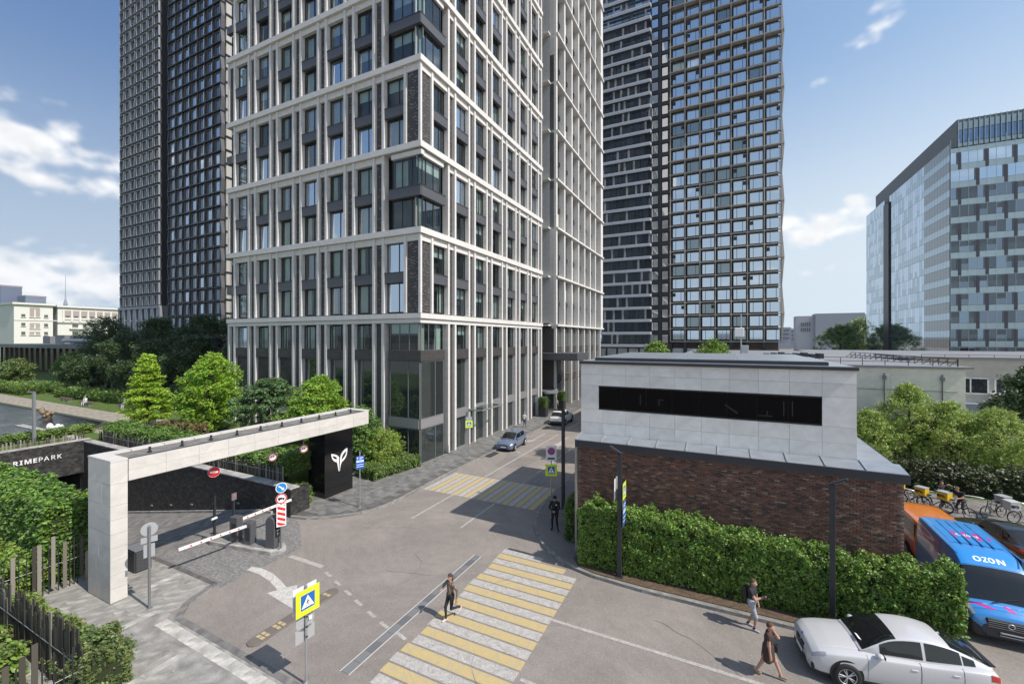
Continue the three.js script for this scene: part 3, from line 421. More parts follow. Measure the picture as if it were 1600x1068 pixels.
{ // glass office on the right
  const T = thing('office_building', 'blue glass office block with checkered white and grey panels at the picture edge', 'building', [44.6, 0, -128]);
  const FH = 3.87, r = rng(91), cols = 16, cw = 1.45, whiteG = mirror(.36, .45, .47, .45, .18), greyG = mat(.12, .13, .15, .4), gl = [mirror(.22, .28, .35, .85), mirror(.17, .21, .26, .8), mirror(.11, .13, .15, .75)], glTop = mirror(.38, .5, .64, .95);  // glTop: bluer, brighter glass, sky reflection of the top rows put into its colour
  part(T, 'core', box(60, 52.5, 62), mat(.03, .035, .04, .6), [30.3, 26.3, -31.3]);
  const wp = [0, 1].map((k) => box(cw - .06, 1.3, .1, k)), gp = box(cw - .06, FH - 1.36, .08), dp = box(.5, FH - .2, .14);
  for (let j = 0; j < 12; j++) { const y = 5.4 + j * FH; for (let i = 0; i < cols; i++) { const x = .75 + i * cw; part(T, 'white_panel', wp[i % 2], whiteG, [x, y, .1]); if (j === 11) { part(T, 'white_panel', box(cw - .06, 1.0, .1), whiteG, [x, y + FH - .2, .1]); } part(T, 'pane', gp, j > 9 ? glTop : gl[r() * 3 | 0], [x, y + FH / 2 + .02, .08]); if (i % 3 === (j % 2 ? 0 : 2)) { part(T, 'grey_panel', box(.55, FH - 1.3, .12), greyG, [x + .45, y + FH / 2, .12]); part(T, 'grey_strip', dp, mat(.06, .062, .075, .5), [x + cw / 2, y + FH / 2 - .65, .16]); } if (r() < .4 && j < 10) part(T, 'blind', box(cw - .1, 1.1, .02), mat(.12, .15, .16, .6), [x, y + FH / 2 + .6, .13]); } }
  for (let i = 0; i <= cols; i++) part(T, 'facade_mullion', box(.06, 50, .1), whiteG, [.02 + i * cw, 29, .12]);
  // long side: rows of narrow panes; darker ones by the corner paint a reflection
  for (let j = 0; j < 13; j++) { const g = new GB(), h = new GB(), q = new GB(), k = new GB(); for (let i = 0; i < 42; i++) { const z = -.75 - i * 1.48; if (i > 25 && i < 29) continue; const s = i < 9 ? .3 : r(); (i < 9 ? k : s < .45 ? g : s < .75 ? h : q).box(.08, s < .5 ? 2.3 : 3.82, 1.4, 0, s < .5 ? 1.05 : .28, z); if (s < .5) q.box(.08, 1.5, 1.4, 0, -.87, z); } const y = 4.6 + j * FH;
    for (const [b, m, nm] of [[k, mirror(.26, .27, .27, .85, .04), 'pane_row'], [g, Gblue, 'pane_row'], [h, mirror(.6, .68, .76, .95), 'pane_row'], [q, mirror(.42, .5, .54, .85, .05), 'panel_row']]) { const p = part(T, nm, b.build(), m, [-.12, y, 0]); p.userData.kind = 'stuff'; p.rotation.y = 0; } }
  part(T, 'dark_slot', box(1.4, 49, 4.6), mat(.015, .016, .02, .4), [.2, 27, -40.4]);
  // plant storey screen
  part(T, 'screen_side', box(.3, 9.5, 58), mat(.20, .215, .205, .6), [2.3, 54.75, -32]);
  const tp = [0, 1].map((k) => box(.62, 3.4, .1, k)); for (let i = 0; i < 26; i++) for (let j = 0; j < 3; j++) part(T, 'screen_panel', box(.7, j === 1 ? 2.6 : 1.7, .1), j === 1 ? mirror(.14, .22, .36, .7) : mirror(.34, .42, .44, .5, .2), [2.7 + i * .86, 53.4 + j * 2.3, -3]);
  for (let i = 0; i < 27; i++) part(T, 'screen_fin', box(.1, 7, .3), whiteG, [2.3 + i * .86, 56, -2.8]);
  part(T, 'screen_wall', box(40, 7, .3), mat(.12, .14, .15, .6), [22.3, 56, -3.2]);
}
{ // low pale workshop buildings behind the pavilion
  const beige = mapped(Tstone, .9, { color: lin(1.16, 1.13, 1.0) }), roofM = mat(.22, .225, .235, .7);
  const T = thing('workshop_building', 'low beige windowless hall with a grey flat roof behind the pavilion', 'building', [0, 0, -46]);
  for (let i = 0; i < 6; i++) part(T, 'wall_panel', box(4.55, 8.0, .3, i % 4), beige, [14.6 - i * 4.56, 4, 0]);
  part(T, 'wall_panel', box(.3, 8, 20), beige, [16.75, 4, -10.2]);
  part(T, 'roof', new GB().box(28.6, .16, 22, 3, 8.1, -10.7).build(), roofM);
  for (let i = 0; i < 4; i++) part(T, 'downpipe', new GB().cyl(.05, .05, 6.5, 0, 0, 0, 8).box(.22, .3, .16, 0, 2.9, .02).build(), Mm.greyPlastic, [15.5 - i * 3.6, 4.3, .24]);
  part(T, 'facade_joint', new GB().box(26, .05, .04, 3.4, 6.2, .17).box(26, .05, .04, 3.4, 4.1, .17).build(), mat(.3, .29, .25, .9));
  const rail = (x0, x1, z, n, lab) => { const q = thing('roof_railing', lab, 'railing', [0, 8.18, 0]); for (const h of [.32, .62]) part(q, 'rail', new GB().bar([x0, h, z], [x1, h, z], .022).build(), Mm.anthracite); for (let i = 0; i <= n; i++) part(q, 'post', new GB().bar([lerp(x0, x1, i / n), 0, z], [lerp(x0, x1, i / n), .64, z], .026).build(), Mm.anthracite); };
  rail(3, 16.6, -46.3, 9, 'dark roof edge railing along the beige hall'); 
  const q = thing('roof_railing', 'dark roof railing running back along the beige hall roof', 'railing', [0, 8.18, 0]); for (const h of [.32, .62]) part(q, 'rail', new GB().bar([16.6, h, -46.4], [13.5, h, -64], .03).build(), Mm.anthracite); for (let i = 0; i <= 16; i++) { const x = lerp(16.6, 13.5, i / 16), z = lerp(-46.4, -64, i / 16); part(q, 'post', new GB().bar([x, 0, z], [x, .64, z], .03).bar([x, .5, z], [x - .5, 0, z], .025).build(), Mm.anthracite); }
  struct('roof_terrace', slab([[-6, -68], [60, -68], [70, -112], [14, -112], [14, -100], [-6, -100]], 8.05, .3), roofM); part(T, 'rear_block', box(60, 7.6, 40), mat(.3, .3, .28, .8), [27, 3.8, -44]);
  const T2 = thing('annex_building', 'pale grey annex wall with two white framed windows and an air conditioner', 'building', [0, 0, -58]);
  part(T2, 'wall', box(34, 8.4, .4), mapped(Tstone, .9, { color: lin(.8, .78, .7) }), [34, 4.2, 0]); part(T2, 'roof', box(35, .2, 10), roofM, [34, 8.5, -4.6]);
  for (const x of [21.9, 24.3]) { const f = part(T2, 'window', new GB().box(2.0, .12, .1, 0, .75, 0).box(2.0, .12, .1, 0, -.75, 0).box(.12, 1.5, .1, -.95, 0, 0).box(.12, 1.5, .1, .95, 0, 0).box(.1, 1.5, .1, -.3, 0, 0).build(), Mm.white, [x, 5.8, .22]); part(f, 'pane', box(1.8, 1.4, .04), Gdark); }
  const a = part(T2, 'air_conditioner', new RoundedBoxGeometry(.8, .6, .35, 2, .03), Mm.white, [23.3, 4.9, .4]); part(a, 'fan_grille', new THREE.TorusGeometry(.2, .03, 6, 20), Mm.greyPlastic, [0, 0, .18]);
  part(T2, 'canopy', box(5, .9, 1.4), mat(.2, .25, .3, .6), [21.5, 3.7, .8]);
  const l = part(T2, 'wall_lamp', new GB().bar([0, 0, 0], [.2, .3, .5], .04).box(.9, .14, .3, .6, .4, .6).build(), Mm.greyPlastic, [26.5, 7.4, .2]);
  rail(18, 50, -57.9, 18, 'dark railing along the annex roof edge'); 
  // mast with antenna boxes on the roof
  const m = thing('antenna_mast', 'short mast with two white antenna boxes in front of the grid tower', 'mast', [1.55, 8.1, -52]); part(m, 'pole', new THREE.CylinderGeometry(.06, .06, 5.2, 8), Mm.steel, [0, 2.3, 0]); part(m, 'antenna_box', new RoundedBoxGeometry(.9, .95, .4, 2, .05), Mm.white, [-.15, 3.0, 0]); part(m, 'antenna_box', new RoundedBoxGeometry(.7, .8, .4, 2, .05), Mm.signGrey, [.35, 1.2, 0]);
  const p = thing('roof_plant', 'row of dark ventilation ducts on the far roof edge', 'roof plant', [4.5, 8.1, -60]); for (let i = 0; i < 8; i++) part(p, 'duct', box(.5, .5 + (i % 3) * .15, 2.2), Mm.anthracite, [i * .75, .3, 0]);
}
// far skyline
{
  const T = thing('classical_block', 'pale classical apartment block with loggias and a deep cornice', 'building', [-297, 0, -77]); // facade faces +x
  const w = mat(.62, .61, .57, .85), dk = mat(.09, .085, .08, .7), pink = mat(.34, .29, .26, .8);
  part(T, 'wall', box(40, 26.6, 13), w, [-20, 13.3, -6.5]); part(T, 'wall', box(39, 26, 34), w, [-20.6, 13, -32]); part(T, 'cornice', box(42, .9, 14.4), w, [-20, 27, -6.5]); part(T, 'cornice', box(40, .9, 31), w, [-20.2, 26.6, -30]);
  for (const [z, y, ww, hh] of [[-3, 21.4, 1.3, 1.3], [-10.6, 21.4, 1.3, 1.3], [-3, 17.2, 1.3, 1.5], [-10.6, 17, 1.3, 1.5], [-3, 13, 1.3, 1.5], [-10.6, 13, 1.3, 1.5], [-6.8, 23, 3.4, 4.6], [-6.8, 16.6, 3.4, 2.6], [-6.8, 13, 3.6, 1.6]]) { const f = part(T, 'window', box(.1, hh, ww), ww > 3 ? pink : dk, [.06, y, z]); part(f, 'sill', box(.5, .2, ww + .4), w, [.1, -hh / 2 - .1, 0]); if (ww > 3) part(f, 'mullion', box(.2, hh, .5), w, [0, -hh * .2, 0]); }
  for (let i = 0; i < 7; i++) { const z = -18.6 - i * 3.1; const f = part(T, 'loggia', box(.1, 4.4, 2.4), pink, [-.95, 22.4, z]); part(f, 'window', box(.1, 1.6, 1.5), dk, [.1, -1.2, 0]); part(f, 'railing', box(.2, .9, 2.3), w, [.15, -1.8, 0]); part(T, 'pier', box(.5, 5.6, .7), w, [-.85, 22.2, z + 1.55]); }
  part(T, 'string_course', box(.5, .4, 46), w, [0, 19.3, -23]);
  for (let i = 0; i < 6; i++) for (const y of [17, 13.4]) { const f = part(T, 'window', box(.1, 1.6, i % 2 ? 1.4 : 2.2), dk, [-1.02, y, -21.5 - i * 3.6]); part(f, 'sill', box(.4, .2, 2.2), w, [.1, -.9, 0]); }
  part(T, 'balcony_hood', box(1, .5, 5.5), w, [-.6, 15.6, -22]); part(T, 'balcony_hood', box(1, .5, 5.5), w, [-.6, 15.4, -35]);
  const R = thing('park_pavilion', 'long low dark park pavilion with roof plant behind the trees', 'building', [-150, 1.6, -45]);
  part(R, 'roof', box(90, .9, 22), mat(.14, .145, .15, .6), [0, 6.9, -11]); part(R, 'glass_wall', box(86, 6.4, 18), coated(.02, .018, .016, 1.6, .2), [0, 3.2, -12]); for (let i = 0; i < 24; i++) part(R, 'column', box(.35, 6.4, .5), mat(.07, .05, .04, .7), [-42 + i * 3.65, 3.2, -2.4]);
  for (const [x, ww, hh] of [[-26, 5, 2.1], [-17, 6, 2.4], [-6, 9, 2.2], [6, 8, 1.6], [17, 5, 2], [26, 6, 1.8]]) part(R, 'roof_unit', box(ww, hh, 4), mat(.17, .18, .19, .6), [x, 7.4 + hh / 2, -9]);
  part(R, 'roof_duct', new GB().bar([-8, 8.3, -5], [10, 8.3, -5], .5, .5, 10).build(), Mm.steel);
  const tow = (label, p, w_, h, d, m) => { const t = thing('far_skyscraper', label, 'building', p); part(t, 'shaft', box(w_, h, d), m, [0, h / 2, 0]); for (let i = 0; i < 7; i++) part(t, 'pier', box(w_ * .04, h, 1), mat(.10, .13, .2, .6), [-w_ / 2 + w_ * (i + .5) / 7, h / 2, d / 2 + .6]); part(t, 'crown', box(w_ * 1.03, 6, d * 1.03), mat(.2, .18, .2, .6), [0, h - 3, 0]); };
  tow('hazy blue skyscraper far off at the picture edge', [-2250, 0, -570], 60, 195, 50, mat(.09, .11, .17, .5)); tow('lower pale glass skyscraper far off beside the taller blue one', [-2185, 0, -610], 66, 160, 50, mat(.13, .16, .22, .5));
  const tv = thing('television_tower', 'thin television mast with a bulb far off above the classical block', 'tower', [-3569, 0, -1136]); part(tv, 'shaft', new THREE.CylinderGeometry(4, 9, 200, 12), mat(.24, .25, .29, .7), [0, 100, 0]); part(tv, 'bulb', new GB().cyl(5, 10, 26, 0, 232, 0, 16).cyl(10, 5, 24, 0, 207, 0, 16).build(), mat(.22, .23, .27, .7)); part(tv, 'mast', new GB().cyl(1.8, 3.4, 60, 0, 270, 0, 8).cyl(1.2, 1.7, 100, 0, 345, 0, 8).build(), mat(.26, .26, .30, .7));
  const ins = thing('institute_building', 'pale grey institute block with rows of narrow windows on the right horizon', 'building', [82, 0, -410]); const iw = mat(.42, .43, .44, .8);
  part(ins, 'wall', box(30, 29.5, 14), mat(.32, .34, .37, .8), [-5, 14.8, 6]); part(ins, 'wall', box(50, 28.6, 14), iw, [34, 14.3, 3]); part(ins, 'wall', box(12, 28, 14), iw, [-26, 14, 3]); for (let j = 0; j < 3; j++) for (let i = 0; i < 16; i++) part(ins, 'window', box(1.1, 3, .2), mat(.11, .12, .14, .5), [12 + i * 2.1 + (i / 4 | 0) * .8, 22 - j * 4.2, 10.15]); for (let i = 0; i < 5; i++) for (let j = 0; j < 2; j++) part(ins, 'window', box(.8, 3, .2), mat(.16, .15, .15, .5), [-28.5 + i * 1.3, 21.5 - j * 4.2, 10.15]);
  for (const [x, z, w_, h, lb] of [[45, -520, 30, 22, 'small grey block far off past the grid tower'], [72, -540, 22, 21, 'low far grey house beside the institute building']]) { const t = thing('far_house', lb, 'building', [x, 0, z]); part(t, 'wall', box(w_, h, 14), mat(.33, .35, .38, .8), [0, h / 2, 0]); for (let k = 0; k < 3; k++) part(t, 'window_strip', box(w_ * .9, 1.6, .2), mat(.15, .17, .2, .6), [0, h - 3 - k * 4, 7.2]); }
}
// ---------------------------------------------------------------- pavilion of brick and stone
{
  const P = thing('pavilion', 'two storey pavilion with a red brick base and pale stone upper box with strip window', 'building');
  const X0 = -6.5, X1 = 5.8, ZB = -20.2, bh = .058, bl = .2, jt = .012, rows = Math.floor(5.2 / (bh + jt)), r = rng(101);
  const tones = [[.17, .082, .058], [.125, .068, .052], [.20, .108, .078], [.085, .06, .05], [.06, .052, .048], [.155, .10, .078], [.27, .185, .135]];
  const Tb = texture(256, .9, (u, v) => { const n = tile(u, v, 26, 4, 3), s = tile(u, v, 40, 9, 2); return grey(.66 + n * .3 + (s > .3 ? .35 : 0)); }); const bm = tones.map((c) => mapped(Tb, .85, { color: lin(c[0] * 2.05, c[1] * 2.0, c[2] * 1.95) }));  // pale spots painted into the brick colour for grazing sun glints
  part(P, 'mortar_wall', box(X1 - X0, 5.25, .3), mat(.19, .165, .15, .95), [(X0 + X1) / 2, 2.6, ZB - .16]);
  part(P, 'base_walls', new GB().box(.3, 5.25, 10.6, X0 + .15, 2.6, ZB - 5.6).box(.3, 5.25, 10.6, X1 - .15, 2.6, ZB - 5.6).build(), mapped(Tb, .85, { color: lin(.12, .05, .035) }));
  part(P, 'corner_trim', box(.1, 5.25, .14), mat(.3, .27, .23, .7), [X0 + .02, 2.6, ZB + .03]);
  const geos = [0, 1, 2, 3, 4, 5, 6, 7].map((k) => box(bl, bh, .06, k)), half = box(bl / 2 - .005, bh, .06), rest = bm.map(() => new GB()); let n = 0;
  for (let j = rows - 1; j >= 0; j--) { const y = .06 + j * (bh + jt) + bh / 2; let x = X1 - (j % 2 ? bl / 2 + jt : 0) - bl / 2;
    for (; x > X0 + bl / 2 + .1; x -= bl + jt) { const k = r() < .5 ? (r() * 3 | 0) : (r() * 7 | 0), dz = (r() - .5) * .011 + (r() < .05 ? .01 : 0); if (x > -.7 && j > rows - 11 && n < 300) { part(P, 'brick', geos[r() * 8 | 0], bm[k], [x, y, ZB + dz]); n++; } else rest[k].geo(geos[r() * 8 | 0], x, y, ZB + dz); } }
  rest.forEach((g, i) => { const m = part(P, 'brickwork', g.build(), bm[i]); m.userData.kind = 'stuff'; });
  part(P, 'fascia', new GB().box(X1 - X0 + .14, .34, .16, (X0 + X1) / 2 + .07, 5.36, ZB + .1).box(.16, .34, 11, X1 + .06, 5.36, ZB - 5.48).build(), Mm.anthracite);
  // sloping sheet metal ledge in pieces with standing seams
  const lw = (X1 - X0 + .1) / 10; for (let i = 0; i < 10; i++) { const q = part(P, 'ledge_sheet', box(lw - .01, .03, 1.0, i % 4), Mm.zinc, [X0 + lw * (i + .5), 5.6, ZB - .3]); q.rotation.x = .12; part(P, 'standing_seam', box(.035, .05, 1.0), Mm.aluminium, [X0 + lw * i + .02, 5.64, ZB - .3]).rotation.x = .12; }
  for (let i = 0; i < 5; i++) { const q = part(P, 'ledge_sheet', box(1.26, .03, 2.1, i % 4), Mm.zinc, [5.2, 5.61, ZB - 1.9 - i * 2.12]); q.rotation.z = -.08; }
  // stone box
  const BX0 = -6.5, BX1 = 4.62, ZF = -21.05, Y0 = 5.6, Y1 = 9.15, cols = 10, rws = 6, pw = (BX1 - BX0) / cols, ph = (Y1 - Y0) / rws;
  part(P, 'upper_wall', box(BX1 - BX0 - .06, Y1 - Y0, 10), mat(.3, .3, .3, .9), [(BX0 + BX1) / 2, (Y0 + Y1) / 2, ZF - 5.1]);
  const wy0 = 6.9, wy1 = 8.08, wx0 = -5.6, wx1 = 3.5, r2 = rng(104), sm = [.93, .98, 1.0, .95, .9].map((k) => mapped(TstoneCool, .65, { color: lin(k, k, k) }));
  const ys = [Y0, 6.25, wy0, wy1, 8.62, Y1];
  for (let j = 0; j < 5; j++) for (let i = 0; i < cols; i++) { let a = BX0 + i * pw + (j % 2 ? 0 : pw * .0), b = a + pw; const h = ys[j + 1] - ys[j]; if (j === 2) { if (b <= wx0 + .01 || a >= wx1 - .01) { } else if (a < wx0) b = wx0; else if (b > wx1) a = wx1; else continue; }
    if (b - a < .05) continue; part(P, 'stone_panel', box(+(b - a - .007).toFixed(3), +(h - .007).toFixed(3), .05, r2() * 5 | 0), sm[r2() * 5 | 0], [(a + b) / 2, (ys[j] + ys[j + 1]) / 2, ZF + .0 + r2() * .004]); }
  for (let i = 0; i < 9; i++) part(P, 'stone_panel', box(.05, 1.17, 1.08, i % 4), sm[i % 5], [BX1 + .0, 6.2, ZF - .6 - i * 1.1]);
  const w = part(P, 'strip_window', new GB().box(wx1 - wx0, .06, .1, (wx0 + wx1) / 2, wy1 - .03, ZF - .02).box(wx1 - wx0, .06, .1, (wx0 + wx1) / 2, wy0 + .03, ZF - .02).build(), Mm.black);
  for (let i = 0; i < 8; i++) part(w, 'pane', box((wx1 - wx0) / 8 - .015, wy1 - wy0 - .1, .03), coated(.003, .003, .0035, 1.2, .05), [wx0 + (i + .5) * (wx1 - wx0) / 8, (wy0 + wy1) / 2, ZF - .01]);
  for (const [x, y, ww, hh, rz] of [[-3.6, 7.5, .03, .5, 0], [-2.75, 7.42, .04, .3, 0], [-2.65, 7.55, .2, .03, 0], [.25, 7.35, .6, .05, -.6], [1.5, 7.15, .6, .03, 0], [1.6, 7.25, .03, .25, 0], [2.2, 7.5, .03, .6, 0], [2.5, 7.5, .03, .6, 0]]) part(w, 'interior_fitting', box(ww, hh, .012), mat(.022, .025, .025, .6), [x, y, ZF + .012]).rotation.z = rz;
  part(P, 'roof_fascia', new GB().box(BX1 - BX0 + .1, .13, 10.4, (BX0 + BX1) / 2, 9.215, ZF - 5.05).build(), Mm.anthracite);
  const rf = part(P, 'roof', new GB().box(9.7, .16, 9.4, -.95 - .1, 9.36, ZF - 5.1).build(), Mm.anthracite); for (let i = 0; i < 6; i++) part(rf, 'roof_sheet', box(1.6, .02, 9.2, i % 4), Mm.zinc, [-5.1 + i * 1.61, 9.45, ZF - 5.1]);
  part(rf, 'roof_sheet', box(11, .02, 10.2), Mm.zinc, [-.94, 9.29, ZF - 5.05]);
}
// ---------------------------------------------------------------- entrance portal, barriers, fences
{
  const P = thing('entrance_portal', 'white stone portal frame spanning the car ramp entrance', 'portal'), r = rng(111), XF = -21.45, XB = -23.3;
  const sm = [.88, .92, .86, .90].map((k) => mapped(Tstone, .7, { color: lin(k * 1.01, k, k * .98) }));
  part(P, 'core', new GB().box(1.78, 5.5, .46, -22.375, 2.78, -8.36).box(1.78, .76, 13.0, -22.375, 5.12, -15.1).build(), mat(.35, .34, .32, .9));
  // pillar slabs: outer side, street face, inner face
  const rowsY = [.08, .62, 1.15, 1.7, 2.2, 2.75, 3.3, 3.85, 4.7, 5.58];
  for (let j = 0; j < 9; j++) { const h = rowsY[j + 1] - rowsY[j], y = (rowsY[j] + rowsY[j + 1]) / 2; const sp = [.5, .62, .38][j % 3]; let x = XB; for (const f of [sp, 1 - sp]) { const w = 1.85 * f; part(P, 'stone_slab', box(+(w - .008).toFixed(3), +(h - .008).toFixed(3), .04, j % 5), sm[r() * 4 | 0], [x + w / 2, y, -8.11 + r() * .004]); x += w; }
    part(P, 'stone_slab', box(.05, +(h - .008).toFixed(3), .54, j % 5), sm[r() * 4 | 0], [XF + .0, y, -8.36]); if (j < 8) part(P, 'stone_slab', box(1.8, +(h - .008).toFixed(3), .04, j % 5), sm[r() * 4 | 0], [-22.375, y, -8.61]); }
  // beam slabs
  const n = 10, z0 = -8.66, z1 = -21.6, l = (z0 - z1) / n; for (let i = 0; i < n; i++) for (const [y, h] of [[4.93, .42], [5.36, .44]]) { part(P, 'stone_slab', box(.05, h - .006, l - .008, (i + (h > .43)) % 5), sm[r() * 4 | 0], [XF + r() * .003, y, z0 - l * (i + .5)]); part(P, 'stone_slab', box(.05, h - .006, l - .008, i % 5), sm[r() * 4 | 0], [XB, y, z0 - l * (i + .5)]); }
  for (let i = 0; i < n; i++) part(P, 'soffit_slab', box(1.78, .04, l - .008, i % 4), sm[i % 4], [-22.375, 4.71, z0 - l * (i + .5)]);
  part(P, 'stone_slab', box(1.85, .85, .05), sm[0], [-22.375, 5.15, -21.63]);
  for (let i = 0; i < 11; i++) part(P, 'coping_stone', box(.42, .07, 1.2, i % 5), sm[i % 4], [XB + .18, 5.6, -8.75 - i * 1.225]);
  part(P, 'coping_stone', box(1.92, .07, .55), sm[1], [-22.375, 5.602, -8.36]); part(P, 'coping_stone', box(1.92, .07, .5), sm[2], [-22.375, 5.602, -21.45]);
  part(P, 'roof_gutter', new GB().box(.34, .1, 12.5, -21.68, 5.5, -14.9).build(), Mm.metalSpandrel); part(P, 'roof_sheet', box(1.1, .04, 12.5), mapped(Tconc, .9, { color: lin(.5, .5, .48) }), [-22.4, 5.54, -14.9]);
  for (let i = 0; i < 10; i++) part(P, 'spotlight', new GB().cyl(.05, .05, .22, 0, .1, 0, 8).box(.12, .06, .12, 0, 0, 0).build(), Mm.anthracite, [-21.95, 5.6, -9.6 - i * 1.22]);
  const B = thing('logo_pillar', 'black polished stone pillar with a white leaf shaped emblem', 'pillar', [-23.05, .11, -20.6]);
  for (let j = 0; j < 8; j++) part(B, 'stone_slab', box(.06, .55, 2.3, j % 4), coated(.012, .012, .013, 1.5, .12), [0, .29 + j * .562, 0]); part(B, 'pillar_core', box(1.5, 4.55, 2.24), coated(.01, .01, .011, 1.5, .1), [-.79, 2.28, 0]);
  const leaf = (pts, hole) => { const s = new THREE.Shape(); s.moveTo(...pts[0]); for (let i = 1; i < pts.length; i += 3) s.bezierCurveTo(...pts[i], ...pts[i + 1], ...pts[i + 2]); if (hole) { const h = new THREE.Path(); h.moveTo(...hole[0]); for (let i = 1; i < hole.length; i += 3) h.bezierCurveTo(...hole[i], ...hole[i + 1], ...hole[i + 2]); s.holes.push(h); } return new THREE.ExtrudeGeometry(s, { depth: .04, bevelEnabled: false, curveSegments: 8 }); };
  const right = leaf([[.0, 0], [.03, .45], [.05, .75], [.06, .8], [.1, 1.15], [.4, 1.3], [.66, 1.42], [.7, 1.05], [.6, .7], [.2, .56], [.12, .45], [.08, .3], [.03, 0]], [[.17, .68], [.18, 1.0], [.38, 1.12], [.58, 1.22], [.58, 1.0], [.5, .82], [.17, .68]]);
  const left = leaf([[-.03, 0], [-.05, .4], [-.06, .75], [-.02, .9], [-.1, 1.1], [-.35, 1.2], [-.66, 1.3], [-.66, 1.05], [-.55, .8], [-.3, .68], [-.2, .72], [-.16, .5], [-.1, .2], [-.08, 0], [-.03, 0], [-.03, 0]], [[-.17, .84], [-.25, 1.02], [-.35, 1.06], [-.56, 1.14], [-.52, 1.0], [-.42, .86], [-.17, .84]]);
  for (const [g, nm] of [[right, 'emblem_leaf'], [left, 'emblem_leaf']]) { g.rotateY(Math.PI / 2); part(B, nm, g, Mm.white, [.04, 1.5, .02]); }
}
{ // barrier island
  const I = thing('barrier_island', 'raised concrete island carrying the parking barriers', 'island', [-21.6, 0, -13.4], .2);
  const pts = [[-2.4, -.25], [-2.0, -.6], [2.0, -.5], [2.35, -.2], [2.35, .25], [2.0, .45], [-1.8, .35], [-2.3, .15]]; part(I, 'kerb_body', slab(pts, .2, .2, .02), Mm.conc);
  for (let i = 0; i < 4; i++) part(I, 'top_slab', box(.9, .02, .6, i), mapped(Tconc, .85, { color: lin(.6, .6, .6) }), [-1.4 + i * .93, .205, -.05]);
  const put = (x, z) => { const a = .2, c = Math.cos(a), s = Math.sin(a); return [-21.6 + x * c + z * s, .2, -13.4 - x * s + z * c]; };
  const cab = (lab, p, h, w, arm) => { const b = thing('barrier_gate', lab, 'barrier', p, .2); part(b, 'cabinet', new RoundedBoxGeometry(w, h, .36, 2, .04), Mm.metalSpandrel, [0, h / 2, 0]); part(b, 'cabinet_panel', box(w * .5, h * .55, .02), Mm.anthracite, [.05, h * .48, .185]); const [dx, dy, dz, L, y] = arm; const a = part(b, 'boom', new GB().beam([0, y, 0], [dx * L, y + dy * L, dz * L], .09, .11).build(), mat(.78, .76, .74, .5)); for (let i = 0; i < 6; i++) { const t = .5 + i * (L - .8) / 5.5; part(a, 'red_reflector', new GB().beam([dx * t, y + dy * t, dz * t], [dx * (t + .07), y + dy * (t + .07), dz * (t + .07)], .094, .07).build(), mat(.45, .03, .035, .5)); } part(a, 'edge_strip', new GB().beam([0, y - .06, 0], [dx * L, y - .06 + dy * L, dz * L], .06, .02).build(), mat(.42, .12, .12, .6)); return b; };
  cab('grey barrier cabinet whose striped boom is lowered over the near driveway lane', put(.35, 0), 1.1, .48, [-.3, .0, .955, 3.0, .92]);
  cab('grey barrier cabinet whose striped boom reaches up toward the dark pillar', put(-.55, -.05), 1.25, .5, [.28, .055, -.96, 2.9, .98]);
  const t = thing('ticket_machine', 'tall dark ticket machine on the barrier island beside the striped sign', 'ticket machine', put(1.75, -.02), .2); const s = new THREE.Shape([[-.24, 0], [.24, 0], [.24, 1.25], [.2, 1.4], [.05, 1.5], [-.12, 1.48], [-.24, 1.3]].map((p) => new THREE.Vector2(...p)));
  const tg = new THREE.ExtrudeGeometry(s, { depth: .4, bevelEnabled: true, bevelSize: .02, bevelThickness: .02, bevelSegments: 2 }); tg.translate(0, 0, -.2); part(t, 'housing', tg, Mm.metalSpandrel); part(t, 'front_panel', box(.02, .85, .3), Mm.black, [.27, .95, 0]); part(t, 'speaker', new THREE.CylinderGeometry(.07, .07, .03, 16), Mm.greyPlastic, [.29, 1.12, 0]).rotation.z = Math.PI / 2; part(t, 'ticket_slot', box(.03, .05, .16), Mm.signGrey, [.285, .85, 0]); part(t, 'card_reader', box(.03, .12, .14), Mm.greyPlastic, [.285, .68, 0]);
  const d = thing('display_post', 'thin post with a small screen at the far end of the barrier island', 'post', put(-1.0, -.3), .2); part(d, 'post', box(.09, 2.1, .09), Mm.anthracite, [0, 1.05, 0]); part(d, 'screen', box(.06, .34, .26), Mm.greyPlastic, [.03, 2.1, 0]); part(d, 'screen_print', box(.01, .1, .16), mat(.5, .12, .08, .5), [.066, 2.14, 0]);
  const c = thing('camera_post', 'slim dark post with a white surveillance camera on the island end', 'post', put(-2.0, -.1), .2); part(c, 'post', box(.09, 2.1, .09), Mm.anthracite, [0, 1.05, 0]); const cm = part(c, 'camera', new GB().cyl(.06, .06, .28, .12, 1.0, .12, 10, Math.PI / 2).box(.05, .05, .12, .06, .98, .05).build(), Mm.white);
  const g = thing('grille_bin', 'dark louvred metal box beside the portal pillar', 'box', [-23.75, .05, -9.95]); g.scale.setScalar(.85); part(g, 'body', box(1.1, 1.1, .7), Mm.anthracite, [0, .56, 0]); for (let i = 0; i < 10; i++) part(g, 'louvre', box(1.04, .05, .05), Mm.metalSpandrel, [0, .12 + i * .1, .36]); for (let i = 0; i < 10; i++) part(g, 'louvre', box(.05, .05, .64), Mm.metalSpandrel, [.56, .12 + i * .1, 0]); part(g, 'lid', box(1.16, .05, .76), Mm.greyPlastic, [0, 1.14, 0]);
}
